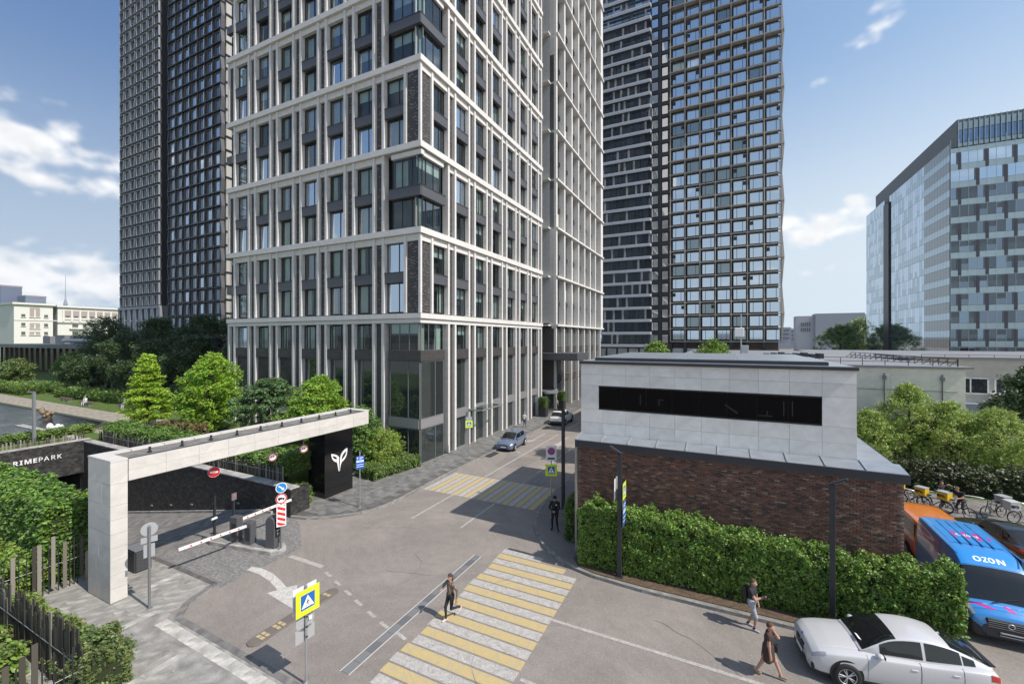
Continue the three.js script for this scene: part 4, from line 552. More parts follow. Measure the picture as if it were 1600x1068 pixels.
// fences of upright slats of uneven height
const slatM = [mat(.05, .044, .034, .75), mat(.075, .066, .052, .75), mat(.042, .038, .03, .75), mat(.16, .145, .115, .8), mat(.24, .22, .18, .8)];
function slatFence(label, a, b, y, h, gap, seed, o = {}) {
  const f = thing('slat_fence', label, 'fence', [a[0], y, a[1]], Math.atan2(-(b[1] - a[1]), b[0] - a[0])), L = Math.hypot(b[0] - a[0], b[1] - a[1]), r = rng(seed);
  const gs = [0, 1, 2, 3, 4, 5].map((k) => box(o.w ?? .09, h * (.62 + k * .085), .03, k)), thin = box(.028, h, .028);
  for (let x = 0; x < L; x += gap * (.6 + r() * .8)) { if (o.rods && r() < .55) part(f, 'rod', thin, Mm.anthracite, [x, h / 2 * (.85 + r() * .2), 0]); else { const k = r() * 6 | 0, hh = h * (.62 + k * .085); part(f, 'slat', gs[k], slatM[(r() < (o.light ?? .2) ? 3 + (r() * 2 | 0) : r() * 3 | 0)], [x, hh / 2 + (o.rods && r() < .6 ? h * .5 * (1 - (.62 + k * .085)) + r() * h * .35 : 0), (r() - .5) * .05]); } }
  part(f, 'cable', new GB().bar([0, h * .55, .03], [L, h * .55, .03], .012).build(), Mm.steel);
  return f;
}
slatFence('sparse fence of uneven slats and rods beside the portal pillar', [-24.6, -8.5], [-24.6, -3], .05, 2.0, .16, 1, { rods: true, light: .75, w: .12 });
slatFence('dense dark slat fence running along the near shrubs', [-24.2, -5.55], [-16.35, -5.55], 0, 2.0, .05, 2, { w: .14, light: .04 });
slatFence('sparse slat fence with a cable at the near picture corner', [-16.3, -5.5], [-16.3, -2.2], 0, 1.9, .17, 3, { rods: true, light: .25, w: .12 });
slatFence('dark slat fence under the hedge above the ramp wall', [-47.5, -17.45], [-24.3, -17.45], 1.62, 1.0, .11, 4, { light: .32 });
slatFence('pale slat fence above the lettered wall by the pond', [-49.8, -17.0], [-49.8, 2], 1.64, .75, .22, 5, { light: .7 });
slatFence('dark slat fence closing the hedge corner by the sign wall', [-48.8, -22], [-48.8, -17.6], 1.62, 1.0, .12, 6, { light: .3 });
// ---------------------------------------------------------------- vegetation
const leafMat = (r, g, b, t = .3) => new THREE.MeshPhysicalMaterial({ color: lin(r, g, b), roughness: .5, transmission: t, thickness: 0, side: THREE.DoubleSide });
// a spray of small folded leaves
function spray(n, s, seed, long = 1.7) { const r = rng(seed), pos = [], idx = []; for (let i = 0; i < n; i++) { const c = V3(r() - .5, r() - .5, r() - .5).multiplyScalar(s * 2.6), q = new THREE.Quaternion().setFromEuler(new THREE.Euler((r() - .5) * 1.7, r() * 6.28, (r() - .5) * 1.7)), b = pos.length / 3; for (const p of [[0, 0, -s * long * .5], [s * .45, s * .12, 0], [0, -.06 * s, s * long * .5], [-s * .45, s * .12, 0]]) { const v = V3(...p).applyQuaternion(q).add(c); pos.push(v.x, v.y, v.z); } idx.push(b, b + 1, b + 2, b, b + 2, b + 3); } const g = new THREE.BufferGeometry(); g.setAttribute('position', new THREE.Float32BufferAttribute(pos, 3)); g.setAttribute('uv', new THREE.Float32BufferAttribute(new Float32Array(pos.length / 3 * 2), 2)); g.setIndex(idx); g.computeVertexNormals(); return g; }
const SP = { s: [spray(9, .055, 1), spray(9, .06, 2)], m: [spray(8, .085, 3), spray(8, .095, 4)], l: [spray(8, .15, 5), spray(8, .17, 6)], x: [spray(8, .3, 7), spray(8, .34, 8)] };
const white1 = {}; white1[.3] = leafMat(1, 1, 1, .42);
function leaves(parent, name, pts, size, col, vary, seed) { // pts: [x, y, z, tone]
  const r = rng(seed), two = SP[size], o = new THREE.Object3D(), c = new THREE.Color();
  two.forEach((g, k) => { const mine = pts.filter((_, i) => i % 2 === k), m = new THREE.InstancedMesh(g, white1[.3], mine.length); m.name = name; m.userData.kind = 'stuff'; m.castShadow = m.receiveShadow = true;
    mine.forEach((p, i) => { o.position.set(p[0], p[1], p[2]); o.rotation.set((r() - .5) * 1.2, r() * 6.28, (r() - .5) * 1.2); o.scale.setScalar(.75 + r() * .55); o.updateMatrix(); m.setMatrixAt(i, o.matrix); const t = 1 + (r() - .5) * vary, w = (r() - .5) * vary * .5; c.setRGB(col[0] * 1.9 * (t + w), col[1] * 1.95 * t, col[2] * 1.7 * (t - w * .5)); m.setColorAt(i, c); }); parent.add(m); });
}
// clipped or loose hedge filling a box; path gives the ridge, w its width
function hedge(label, cat, a, b, w, y0, h, o = {}) {
  const name = o.name ?? 'hedge', t = thing(name, label, cat, [a[0], y0, a[1]], Math.atan2(-(b[1] - a[1]), b[0] - a[0]), o.group), L = Math.hypot(b[0] - a[0], b[1] - a[1]), r = rng(o.seed ?? 1), amp = o.amp ?? .1, sz = o.size ?? 's', col = o.col ?? [.075, .125, .028];
  const top = (x, z) => h * (1 + fbm2(x * .8 + (o.seed ?? 1) * 9, z * 1.2, 3) * amp * 1.6) * (o.prof ? o.prof(x / L) : 1), wob = (x, y) => w * (1 + fbm2(x * 1.1 + 40, y * 1.4 + (o.seed ?? 1), 3) * amp * 1.6);
  const pts = [], dens = (o.dens ?? 170) / (sz === 's' ? 1 : sz === 'm' ? 2.2 : 5);
  const nTop = L * w * dens, nSide = L * h * dens, nEnd = w * h * dens, br = o.bottom ?? .04;
  for (let i = 0; i < nTop; i++) { const x = r() * L, q = r() - .5, z = q * w, H = top(x, z) - Math.abs(q) ** 4 * h * .35; pts.push([x, H - r() * r() * .22 + (r() < .04 ? .1 : 0), z * (1 + (r() - .5) * .1)]); }
  for (const s of [-1, 1]) for (let i = 0; i < nSide * (s < 0 ? .45 : 1); i++) { const x = r() * L, y = br + r() * (top(x, s * w / 2) - br), e = Math.min(1, .82 + y / h * .35) * (1 - .12 * (y / h) ** 6); pts.push([x, y, s * (wob(x, y) / 2 * e - r() * r() * .22)]); }
  for (const s of [0, 1]) for (let i = 0; i < nEnd; i++) { const y = br + r() * top(s * L, 0), z = (r() - .5) * w; pts.push([s ? L - r() * r() * .2 + fbm2(z, y + 5) * .15 : r() * r() * .2 - fbm2(z, y) * .15, y, z]); }
  const gaps = pts.filter((q) => !(fbm3(q[0] * 1.7 + (o.seed ?? 1), q[1] * 1.7, q[2] * 1.7, 3) < -.2 && r() < .75)); pts.length = 0; pts.push(...gaps);
  for (let i = 0; i < L * w * 3; i++) { const x = r() * L, z = (r() - .5) * w; pts.push([x, top(x, z) + r() * .14, z]); }
  leaves(t, 'foliage', pts, sz, col, o.vary ?? .85, (o.seed ?? 1) + 7);
  if (!o.nocore) { const n = Math.max(2, Math.ceil(L / .5)), g = new GB(), k = L / n; for (let i = 0; i < n; i++) { const H = Math.max(.1, (Math.min(top(i * k, 0), top((i + 1) * k, 0)) - .2)) ; g.box(k, H, Math.max(.1, w - .42), (i + .5) * k, H / 2, 0); } part(t, 'dark_core', g.build(), mat(.022, .032, .010, 1)); }  // solid core box, its dark colour stands for shade between the leaves
  return t;
}
function limb(g, a, b, r0, r1, bend, r) { const A = V3(...a), B = V3(...b), M = A.clone().lerp(B, .5).add(V3((r() - .5) * bend, bend * .3, (r() - .5) * bend)); const c = new THREE.QuadraticBezierCurve3(A, M, B), n = 5; let p = A; for (let i = 1; i <= n; i++) { const q = c.getPoint(i / n); g.bar([p.x, p.y, p.z], [q.x, q.y, q.z], lerp(r0, r1, (i - 1) / n), lerp(r0, r1, i / n), 6); p = q; } }
const bark = mapped(Tsoil, .95, { color: lin(.5, .48, .46) });
// tree: trunk with limbs and a crown of clumps; o.shape(t) gives the half width of the crown at height t (0 bottom .. 1 top)
function tree(label, p, h, cw, o = {}) {
  const t = thing(o.name ?? 'tree', label, o.cat ?? 'tree', p, 0, o.group), r = rng(o.seed ?? 1), g = new GB(), y0 = h * (o.clear ?? .25), tr = o.tr ?? h * .016, sz = o.size ?? 'm', shape = o.shape ?? ((q) => Math.sin(Math.PI * Math.min(1, .12 + q * .88)) ** .7);
  const lean = [(r() - .5) * .06 * h, (r() - .5) * .06 * h]; const stems = o.stems ?? 1; for (let s = 0; s < stems; s++) limb(g, [(s ? r() - .5 : 0) * .3, 0, (s ? r() - .5 : 0) * .3], [lean[0] + (s ? (r() - .5) * cw * .7 : 0), h * (s ? .68 : .93), lean[1] + (s ? (r() - .5) * cw * .7 : 0)], tr * 1.5, tr * .25, h * .04, r);
  const K = o.clumps ?? 60, pts = [], per = o.per ?? 40, cr = (o.cr ?? .16) * cw;
  for (let k = 0; k < K; k++) { const q = Math.pow(r(), o.bias ?? .8), y = y0 + q * (h - y0) * .97, ang = k * 2.4 + r(), R = cw * .5 * shape(q) * Math.sqrt(.15 + .85 * r()) * (1 + fbm2(ang, q * 3 + (o.seed ?? 1)) * .45), c = [lean[0] * q + Math.cos(ang) * R, y, lean[1] * q + Math.sin(ang) * R];
    if (k % 2 === 0) limb(g, [lean[0] * q * .8, Math.max(y0 * .8, y - R * .55 - .2), lean[1] * q * .8], [c[0], c[1] - .05, c[2]], tr * .42 * (1 - q * .6), tr * .08, .2 * R, r);
    const n = per * (.6 + r() * .8); for (let i = 0; i < n; i++) { const d = V3(r() - .5, (r() - .5) * (o.flat ?? .55), r() - .5).normalize().multiplyScalar(cr * (.35 + .65 * Math.cbrt(r())) * (.8 + r() * .5)); d.y *= o.flat ?? .7; pts.push([c[0] + d.x, c[1] + d.y, c[2] + d.z]); } }
  part(t, 'trunk', g.build(), o.bark ?? bark); leaves(t, 'crown', pts, sz, o.col ?? [.07, .115, .03], o.vary ?? .85, (o.seed ?? 1) + 3); return t;
}
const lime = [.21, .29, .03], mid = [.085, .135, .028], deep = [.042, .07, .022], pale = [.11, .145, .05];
// hedges by the pavilion
hedge('dense clipped green hedge along the foot of the brick wall', 'hedge', [-5.95, -19.5], [7.0, -19.72], 1.3, .12, 2.45, { seed: 21, amp: .13, col: [.115, .18, .032], dens: 260, prof: (t) => .97 + .09 * Math.sin(t * 5 + .8) + .06 * t });
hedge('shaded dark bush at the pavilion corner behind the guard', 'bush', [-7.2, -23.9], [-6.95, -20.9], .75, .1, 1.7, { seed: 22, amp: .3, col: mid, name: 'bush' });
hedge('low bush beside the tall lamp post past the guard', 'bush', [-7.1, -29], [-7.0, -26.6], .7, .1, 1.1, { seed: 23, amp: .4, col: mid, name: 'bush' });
// hedges of the ramp garden
hedge('tall clipped hedge beside the ramp in front of the lettered wall', 'hedge', [-46, -8.2], [-25.3, -8.2], 1.7, 0, 3.3, { seed: 24, amp: .12, col: [.085, .15, .024], size: 'm', dens: 300 });
hedge('low bright shrub mass behind the sparse slat fence', 'shrubs', [-36, -5.8], [-25.0, -5.8], 3.2, 0, 1.25, { seed: 25, amp: .28, col: [.12, .175, .03], size: 'm', dens: 220, name: 'shrub_bed' });
hedge('hedge behind dark slats above the ramp wall', 'hedge', [-47.8, -18.6], [-24.4, -18.6], 1.9, 1.6, 1.2, { seed: 26, amp: .22, col: [.085, .145, .026], size: 'm', dens: 300, bottom: .3 });
hedge('reddish brown shrub patch behind the ramp hedge', 'shrub', [-46, -21.2], [-40.5, -21.2], 1.5, 1.6, 1.1, { seed: 27, amp: .4, col: [.13, .105, .045], size: 'm', dens: 240, name: 'shrub_bed' });
hedge('small lit bush between ramp wall end and black pillar', 'bush', [-24.9, -18.3], [-23.3, -18.3], .9, .1, 1.05, { seed: 28, amp: .2, col: [.10, .16, .03], name: 'bush' });
hedge('broad low hedge at the glazed tower corner', 'hedge', [-23.6, -23.6], [-23.0, -28.0], 2.0, .1, .85, { seed: 29, amp: .2, col: [.09, .135, .03], dens: 220 });
hedge('rounded green shrub in front of the paving corner', 'shrub', [-20.6, -6.15], [-16.8, -6.15], .95, .02, .75, { seed: 30, amp: .5, col: [.10, .135, .04], name: 'shrub_bed', dens: 240 });
hedge('taller shrub beyond the dense slat fence end', 'shrub', [-17.2, -6.1], [-16.2, -6.05], 1.1, .02, 1.2, { seed: 31, amp: .55, col: [.095, .125, .045], name: 'shrub_bed', dens: 240 });
hedge('shrub at the lower picture edge beside the plank paving', 'shrub', [-15.8, -5.2], [-14.0, -5.1], 1.1, .02, .6, { seed: 32, amp: .5, col: [.10, .145, .04], name: 'shrub_bed', dens: 240 });
hedge('shrub along the paving edge behind the dense fence', 'shrub', [-24.3, -6.35], [-20.6, -6.25], .8, .02, .5, { seed: 33, amp: .5, col: [.11, .15, .035], name: 'shrub_bed', dens: 240 });
hedge('leafy bush inside the dense slat fence', 'bush', [-23, -4.3], [-18.2, -4.1], 1.6, 0, 1.2, { seed: 34, amp: .35, col: [.10, .15, .03], size: 'm', dens: 260, name: 'bush' });
hedge('small bush at the lower left picture corner', 'bush', [-17.8, -3.9], [-16.6, -3.5], 1.2, 0, 1.1, { seed: 35, amp: .35, col: [.10, .15, .035], size: 'm', dens: 260, name: 'bush' });
// garden trees in the sun
tree('conical bright lime green tree between hedge and pond', [-51.2, 1.6, -22.2], 7.3, 4.3, { seed: 41, col: lime, shape: (q) => (1.02 - q) ** .8 * (q < .08 ? .7 : 1), clear: .1, clumps: 240, per: 22, cr: .095, flat: .4, size: 'm' });
tree('broad bright green garden tree behind the portal beam', [-43.4, 1.6, -23.9], 7.4, 5.4, { seed: 42, col: [.17, .26, .026], clear: .06, clumps: 240, per: 22, cr: .09, size: 'm' });
tree('blue green layered tree in front of the tower', [-35.7, 1.6, -24.2], 5.4, 5.4, { seed: 43, col: [.075, .125, .05], clear: .1, clumps: 120, per: 34, cr: .13, flat: .28, size: 'm' });
tree('bright green tree rising above the portal beam end', [-30.4, 1.6, -25.0], 5.6, 4.6, { seed: 44, col: [.155, .24, .026], clear: .1, clumps: 170, per: 22, cr: .105, size: 'm' });
tree('slim green tree behind the blue parking sign', [-25.4, .1, -25.2], 4.9, 2.6, { seed: 45, col: [.08, .14, .028], clear: .05, clumps: 70, per: 30, cr: .2, size: 'm', stems: 2 });
tree('feathery yellow green shrub beside the tower corner', [-23.9, .1, -25.9], 3.2, 2.8, { seed: 46, col: [.17, .22, .04], clear: .05, clumps: 60, per: 22, cr: .2, size: 's', stems: 4, name: 'shrub', cat: 'shrub', tr: .025 });
// park trees in the shade of the tower
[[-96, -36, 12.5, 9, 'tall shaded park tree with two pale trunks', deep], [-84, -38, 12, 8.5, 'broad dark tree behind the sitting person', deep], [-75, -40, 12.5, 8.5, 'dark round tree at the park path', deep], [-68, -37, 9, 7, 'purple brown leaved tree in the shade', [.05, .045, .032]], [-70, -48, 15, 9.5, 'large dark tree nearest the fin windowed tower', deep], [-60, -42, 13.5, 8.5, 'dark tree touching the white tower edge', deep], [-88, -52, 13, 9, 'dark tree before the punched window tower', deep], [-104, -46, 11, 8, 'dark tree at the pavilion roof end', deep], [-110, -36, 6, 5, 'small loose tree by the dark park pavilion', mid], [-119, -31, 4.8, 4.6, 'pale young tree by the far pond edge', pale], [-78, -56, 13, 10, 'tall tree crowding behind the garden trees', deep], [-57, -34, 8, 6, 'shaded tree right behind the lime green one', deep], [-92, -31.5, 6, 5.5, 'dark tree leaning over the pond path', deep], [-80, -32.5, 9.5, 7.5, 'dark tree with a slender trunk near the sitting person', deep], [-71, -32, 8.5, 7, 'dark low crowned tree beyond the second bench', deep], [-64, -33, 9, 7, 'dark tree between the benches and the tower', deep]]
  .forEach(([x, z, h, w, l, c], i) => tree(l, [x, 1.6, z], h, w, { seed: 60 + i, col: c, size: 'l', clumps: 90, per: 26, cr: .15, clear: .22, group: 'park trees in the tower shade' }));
[[-80, -29, 22, 'long dark park hedge behind the sitting person'], [-66, -29.5, 10, 'shaded low hedge by the park benches'], [-104, -30, 12, 'low hedge along the far pond path']].forEach(([x, z, l, lab], i) => hedge(lab, 'hedge', [x - l / 2, z], [x + l / 2, z - 1], 2.4, 1.6, 1.1, { seed: 80 + i, size: 'l', col: mid, dens: 160, amp: .25 }));
hedge('low hedge between pond and pale slat fence', 'hedge', [-54.0, -18.8], [-52.0, -4], 1.6, 1.6, .6, { seed: 84, size: 'm', dens: 160, amp: .3, col: [.10, .15, .03] });
hedge('bright low hedge at the far end of the pond', 'hedge', [-118, -27], [-98, -27.5], 2.4, 1.6, 1.2, { seed: 85, size: 'l', dens: 160, amp: .2, col: [.10, .15, .03] });
// trees behind the bicycles
[[9.9, -41.5, 4.9, 4, 'leafy tree against the beige hall wall'], [12.5, -42.6, 6.9, 4.2, 'tallest spiky topped tree against the beige hall'], [14.8, -42.3, 5.7, 4.4, 'loose light green tree before the annex'], [17.2, -42, 5.4, 4.4, 'light green tree toward the right picture edge']].forEach(([x, z, h, w, l], i) => tree(l, [x, 0, z], h, w, { seed: 91 + i, col: [.21, .26, .065], size: 's', clumps: 210, per: 26, cr: .10, clear: .08, flat: .9, stems: 3, vary: .7, group: 'trees behind the bicycles' }));
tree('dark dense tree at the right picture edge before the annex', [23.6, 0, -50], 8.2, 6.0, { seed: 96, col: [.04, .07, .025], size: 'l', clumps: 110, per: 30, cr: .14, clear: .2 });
hedge('ragged undergrowth along the back of the bicycle parking', 'undergrowth', [7, -39.5], [27, -39.5], 1.6, 0, 1.5, { seed: 97, size: 'm', dens: 150, amp: .5, col: [.045, .058, .02], name: 'undergrowth' });
[[-1.5, -62, 10.2, 5, 'tree top showing just above the pavilion roof'], [-9.5, -70, 9.9, 4.5, 'small tree top above the pavilion roof near the balcony tower']].forEach(([x, z, h, w, l], i) => tree(l, [x, 0, z], h, w, { seed: 98 + i, col: [.12, .18, .03], size: 'l', clumps: 70, per: 24, cr: .16, clear: .3 }));
// far trees on the right horizon, haze put into their paler leaf colour
[[37, -190, 15, 14], [46, -200, 17, 15], [56, -196, 15, 14], [66, -215, 18, 15], [78, -225, 17, 15], [88, -240, 18, 16], [52, -230, 19, 16]].forEach(([x, z, h, w], i) => tree(['far round tree nearest the grid tower edge', 'far tree, second past the grid tower', 'far pale tree before the institute', 'far tree below the institute corner', 'far dark tree under the institute windows', 'far tree touching the glass office', 'tall far tree behind the others on the horizon'][i], [x, 0, z], h, w, { seed: 120 + i, col: i % 2 ? [.13, .17, .07] : [.16, .21, .075], size: 'x', clumps: 70, per: 22, cr: .15, clear: .15, group: 'far trees on the horizon' }));
// ---------------------------------------------------------------- vehicles
const cr1 = (a, b, c, d, t) => .5 * (2 * b + (c - a) * t + (2 * a - 5 * b + 4 * c - d) * t * t + (3 * b - a - 3 * c + d) * t * t * t);
// a half body: stations along x, each a list of [z, y]; S(u, v) is a smooth surface through them
class Loft {
  constructor(st) { this.st = st; this.n = st.length; this.m = st[0].p.length; }
  ctl(i, j) { const s = this.st[clamp(i, 0, this.n - 1)], p = s.p[clamp(j, 0, this.m - 1)]; return [s.x, p[1], p[0]]; }
  at(u, v, side = 1) { const i = Math.min(this.n - 2, Math.floor(u)), t = u - i, j = Math.min(this.m - 2, Math.floor(v)), w = v - j; const row = (k) => [0, 1, 2].map((c) => { const q = (jj) => this.ctl(k, jj)[c]; return jj4(q, j, w); }); const R = [-1, 0, 1, 2].map((k) => row(clamp(i + k, 0, this.n - 1))); const p = [0, 1, 2].map((c) => cr1(R[0][c], R[1][c], R[2][c], R[3][c], t)); p[0] = lerp(this.st[i].x, this.st[i + 1].x, t); return [p[0], p[1], Math.max(0, p[2]) * side]; }
  patch(u0, u1, v0, v1, off = 0, side = 1, nu = 8, nv = 6, flip = false) {
    const pos = [], uv = [], idx = []; for (let a = 0; a <= nu; a++) for (let b = 0; b <= nv; b++) { const u = lerp(u0, u1, a / nu), v = lerp(v0, v1, b / nv), p = this.at(u, v, side); if (off) { const e = .02, pu = V3(...this.at(Math.min(this.n - 1, u + e), v, side)).sub(V3(...this.at(Math.max(0, u - e), v, side))), pv = V3(...this.at(u, Math.min(this.m - 1, v + e), side)).sub(V3(...this.at(u, Math.max(0, v - e), side))); const n = pu.cross(pv).normalize().multiplyScalar(off); const out = V3(0, p[1] - .7, p[2] || .001); if (n.dot(out) < 0) n.negate(); p[0] += n.x; p[1] += n.y; p[2] += n.z; } pos.push(...p); uv.push(flip ? 1 - b / nv : b / nv, a / nu); }
    for (let a = 0; a < nu; a++) for (let b = 0; b < nv; b++) { const k = a * (nv + 1) + b; side > 0 ? idx.push(k, k + 1, k + nv + 1, k + 1, k + nv + 2, k + nv + 1) : idx.push(k, k + nv + 1, k + 1, k + 1, k + nv + 1, k + nv + 2); }
    const g = new THREE.BufferGeometry(); g.setAttribute('position', new THREE.Float32BufferAttribute(pos, 3)); g.setAttribute('uv', new THREE.Float32BufferAttribute(uv, 2)); g.setIndex(idx); g.computeVertexNormals(); return g;
  }
  both(u0, u1, v0, v1, off, nu, nv) { const g = mergeGeometries([this.patch(u0, u1, v0, v1, off, 1, nu, nv), this.patch(u0, u1, v0, v1, off, -1, nu, nv)]); g.deleteAttribute('normal'); g.deleteAttribute('uv'); const q = mergeVertices(g, 1e-4); q.computeVertexNormals(); q.setAttribute('uv', new THREE.BufferAttribute(new Float32Array(q.attributes.position.count * 2), 2)); return q; }
  cap(i, d = 0) { const s = this.st[i], pts = [...s.p.map(([z, y]) => [z, y]), ...s.p.slice().reverse().map(([z, y]) => [-z, y])]; const g = new THREE.ShapeGeometry(new THREE.Shape(pts.map(([z, y]) => new THREE.Vector2(z, y)))); g.rotateY(i ? -Math.PI / 2 : Math.PI / 2); g.translate(s.x + d, 0, 0); const q = g.attributes.position; return g; }
}
function jj4(q, j, w) { return cr1(q(j - 1), q(j), q(j + 1), q(j + 2), w); }
const lower = (a) => new Loft(a.map(([x, hw, yb, ys, yc]) => ({ x, p: [[0, yb], [hw * .8, yb], [hw * .95, yb + .1], [hw, lerp(yb, ys, .5)], [hw * .985, ys - .1], [hw * .9, ys], [hw * .5, lerp(ys, yc, .75)], [0, yc]] })));
const upper = (a) => new Loft(a.map(([x, bw, rw, yb, yr]) => ({ x, p: [[bw + .01, yb - .08], [bw, yb], [lerp(bw, rw, .45) + .02, lerp(yb, yr, .5)], [rw + .05, lerp(yb, yr, .9)], [rw - .05, yr], [rw * .5, yr + .03], [0, yr + .04]] })));
const paintM = (r, g, b, met = 0) => new THREE.MeshPhysicalMaterial({ color: lin(r, g, b), roughness: .32, metalness: met, clearcoat: 1, clearcoatRoughness: .04, side: THREE.DoubleSide });
function wheel(parent, r, w, x, z, spokes, rimM = Mm.aluminium) {
  const s = Math.sign(z), pr = []; for (const [y, q] of [[.62, -.5], [.86, -.5], [.97, -.4], [1, -.2], [1, .2], [.97, .4], [.86, .5], [.66, .5], [.62, .42]]) pr.push(new THREE.Vector2(y * r, q * w));
  const t = part(parent, 'wheel', new THREE.LatheGeometry(pr, 28), Mm.rubber, [x, r, z]); t.rotation.x = Math.PI / 2 * s;
  const g = new GB().geo(new THREE.TorusGeometry(r * .64, r * .045, 6, 28), 0, w * .42, 0, Math.PI / 2).cyl(r * .14, r * .14, w * .1, 0, w * .4, 0, 12); for (let i = 0; i < spokes; i++) for (const d of [-.16, .16]) { const a = i / spokes * 6.283 + d, b = i / spokes * 6.283 + d * .3; g.bar([Math.cos(b) * r * .1, w * .4, Math.sin(b) * r * .1], [Math.cos(a) * r * .63, w * .36, Math.sin(a) * r * .63], r * .05, r * .045, 5); }
  part(t, 'rim', g.build(), rimM); part(t, 'brake_disc', new THREE.CylinderGeometry(r * .6, r * .6, .02, 20), Mm.metalDark, [0, w * .1, 0]); return t;
}
function lampPatch(t, L, name, m, u0, u1, v0, v1, off = .012) { for (const s of [1, -1]) part(t, name, L.patch(u0, u1, v0, v1, off, s, 6, 5), m); }
const headM = new THREE.MeshPhysicalMaterial({ color: lin(.35, .36, .37), roughness: .08, metalness: .3, clearcoat: 1, side: THREE.DoubleSide }), tailM = new THREE.MeshPhysicalMaterial({ color: lin(.35, .015, .012), roughness: .15, clearcoat: 1, side: THREE.DoubleSide });
// common car builder; front points to +x before turning
function car(name, label, cat, p, turn, o) {
  const t = thing(name, label, cat, p, turn), A = lower(o.body), B = upper(o.cabin), m = o.paint;
  part(t, 'body', A.both(0, A.n - 1, 0, A.m - 1, 0, A.n * 6, 28), m); part(t, 'roof', B.both(0, B.n - 1, 0, B.m - 1, 0, B.n * 6, 20), m);
  for (const i of [0, A.n - 1]) part(t, i ? 'rear_panel' : 'nose_panel', A.cap(i), o.nose ?? m); part(t, 'tail_panel', B.cap(B.n - 1), o.tailGlass ? Gcar : m);
  part(t, 'sill', A.both(1, A.n - 2, 0, 2.0, .004, A.n * 5, 8), o.sill ?? m);
  const g = o.glass ?? Gcar;
  const ws = mergeGeometries([1, -1].map((s) => B.patch(o.wind[0], o.wind[1], o.wind[2] ?? 3.3, 6, .008, s, 8, 8))); part(t, 'windshield', ws, g);
  if (o.rear) part(t, 'rear_window', mergeGeometries([1, -1].map((s) => B.patch(o.rear[0], o.rear[1], o.rear[2] ?? 3.3, 6, .008, s, 8, 8))), g);
  for (const [u0, u1, v0, v1] of o.sides) for (const s of [1, -1]) part(t, 'side_window', B.patch(u0, u1, v0 ?? 1.2, v1 ?? 2.9, .008, s, 8, 5), g);
  for (const u of o.doors ?? []) for (const s of [1, -1]) part(t, 'door_gap', A.patch(u, u + .018, 2.2, 5.1, .003, s, 1, 10), Mm.black);
  for (const [x, y, z] of o.handles ?? []) for (const s of [1, -1]) part(t, 'door_handle', new GB().geo(new THREE.CapsuleGeometry(.018, .14, 4, 8), x, y, z * s, 0, 0, Math.PI / 2).build(), o.handleM ?? m);
  for (const s of [1, -1]) { const q = part(t, 'mirror', new GB().sph(.1, 0, 0, 0, 1.0, .75, 1.25, 12).bar([0, -.05, -.08 * s], [0, -.06, -.2 * s], .03).build(), o.mirrorM ?? m, [o.mirror[0], o.mirror[1], o.mirror[2] * s]); part(q, 'mirror_glass', box(.01, .1, .18), g, [-.1, 0, .02 * s]); }
  const [r, w, xf, xr, z] = o.wheels; for (const x of [xf, xr]) for (const s of [1, -1]) { part(t, 'wheel_arch', new THREE.CylinderGeometry(r + .065, r + .065, .04, 28), o.arch ?? Mm.black, [x, r + .03, s * (o.archZ ?? z + .005)]).rotation.x = Math.PI / 2; wheel(t, r, w, x, s * (z - w / 2 + .06), o.spokes ?? 5, o.rimM); }
  (o.extra ?? (() => {}))(t, A, B); return t;
}
const plate = (txt) => new THREE.MeshStandardMaterial({ roughness: .5, side: THREE.DoubleSide, map: canvasTex(256, 64, (x, w, h) => { x.fillStyle = '#d8d8d4'; x.fillRect(0, 0, w, h); x.strokeStyle = '#222'; x.lineWidth = 4; x.strokeRect(3, 3, w - 6, h - 6); x.fillStyle = '#222'; x.font = 'bold 44px sans-serif'; x.textAlign = 'center'; x.textBaseline = 'middle'; x.fillText(txt, w / 2, h / 2 + 2); }) });
const coupe = [[2.44, .62, .38, .66, .72], [2.36, .84, .27, .80, .90], [2.15, .93, .23, .92, 1.0], [1.75, .98, .22, .99, 1.09], [1.2, .985, .22, 1.04, 1.15], [.7, .985, .22, 1.07, 1.17], [0, .985, .22, 1.09, 1.16], [-.9, .985, .22, 1.12, 1.16], [-1.6, .985, .24, 1.17, 1.2], [-2.05, .95, .28, 1.17, 1.23], [-2.3, .88, .34, 1.1, 1.17], [-2.42, .76, .42, .95, 1.0]];
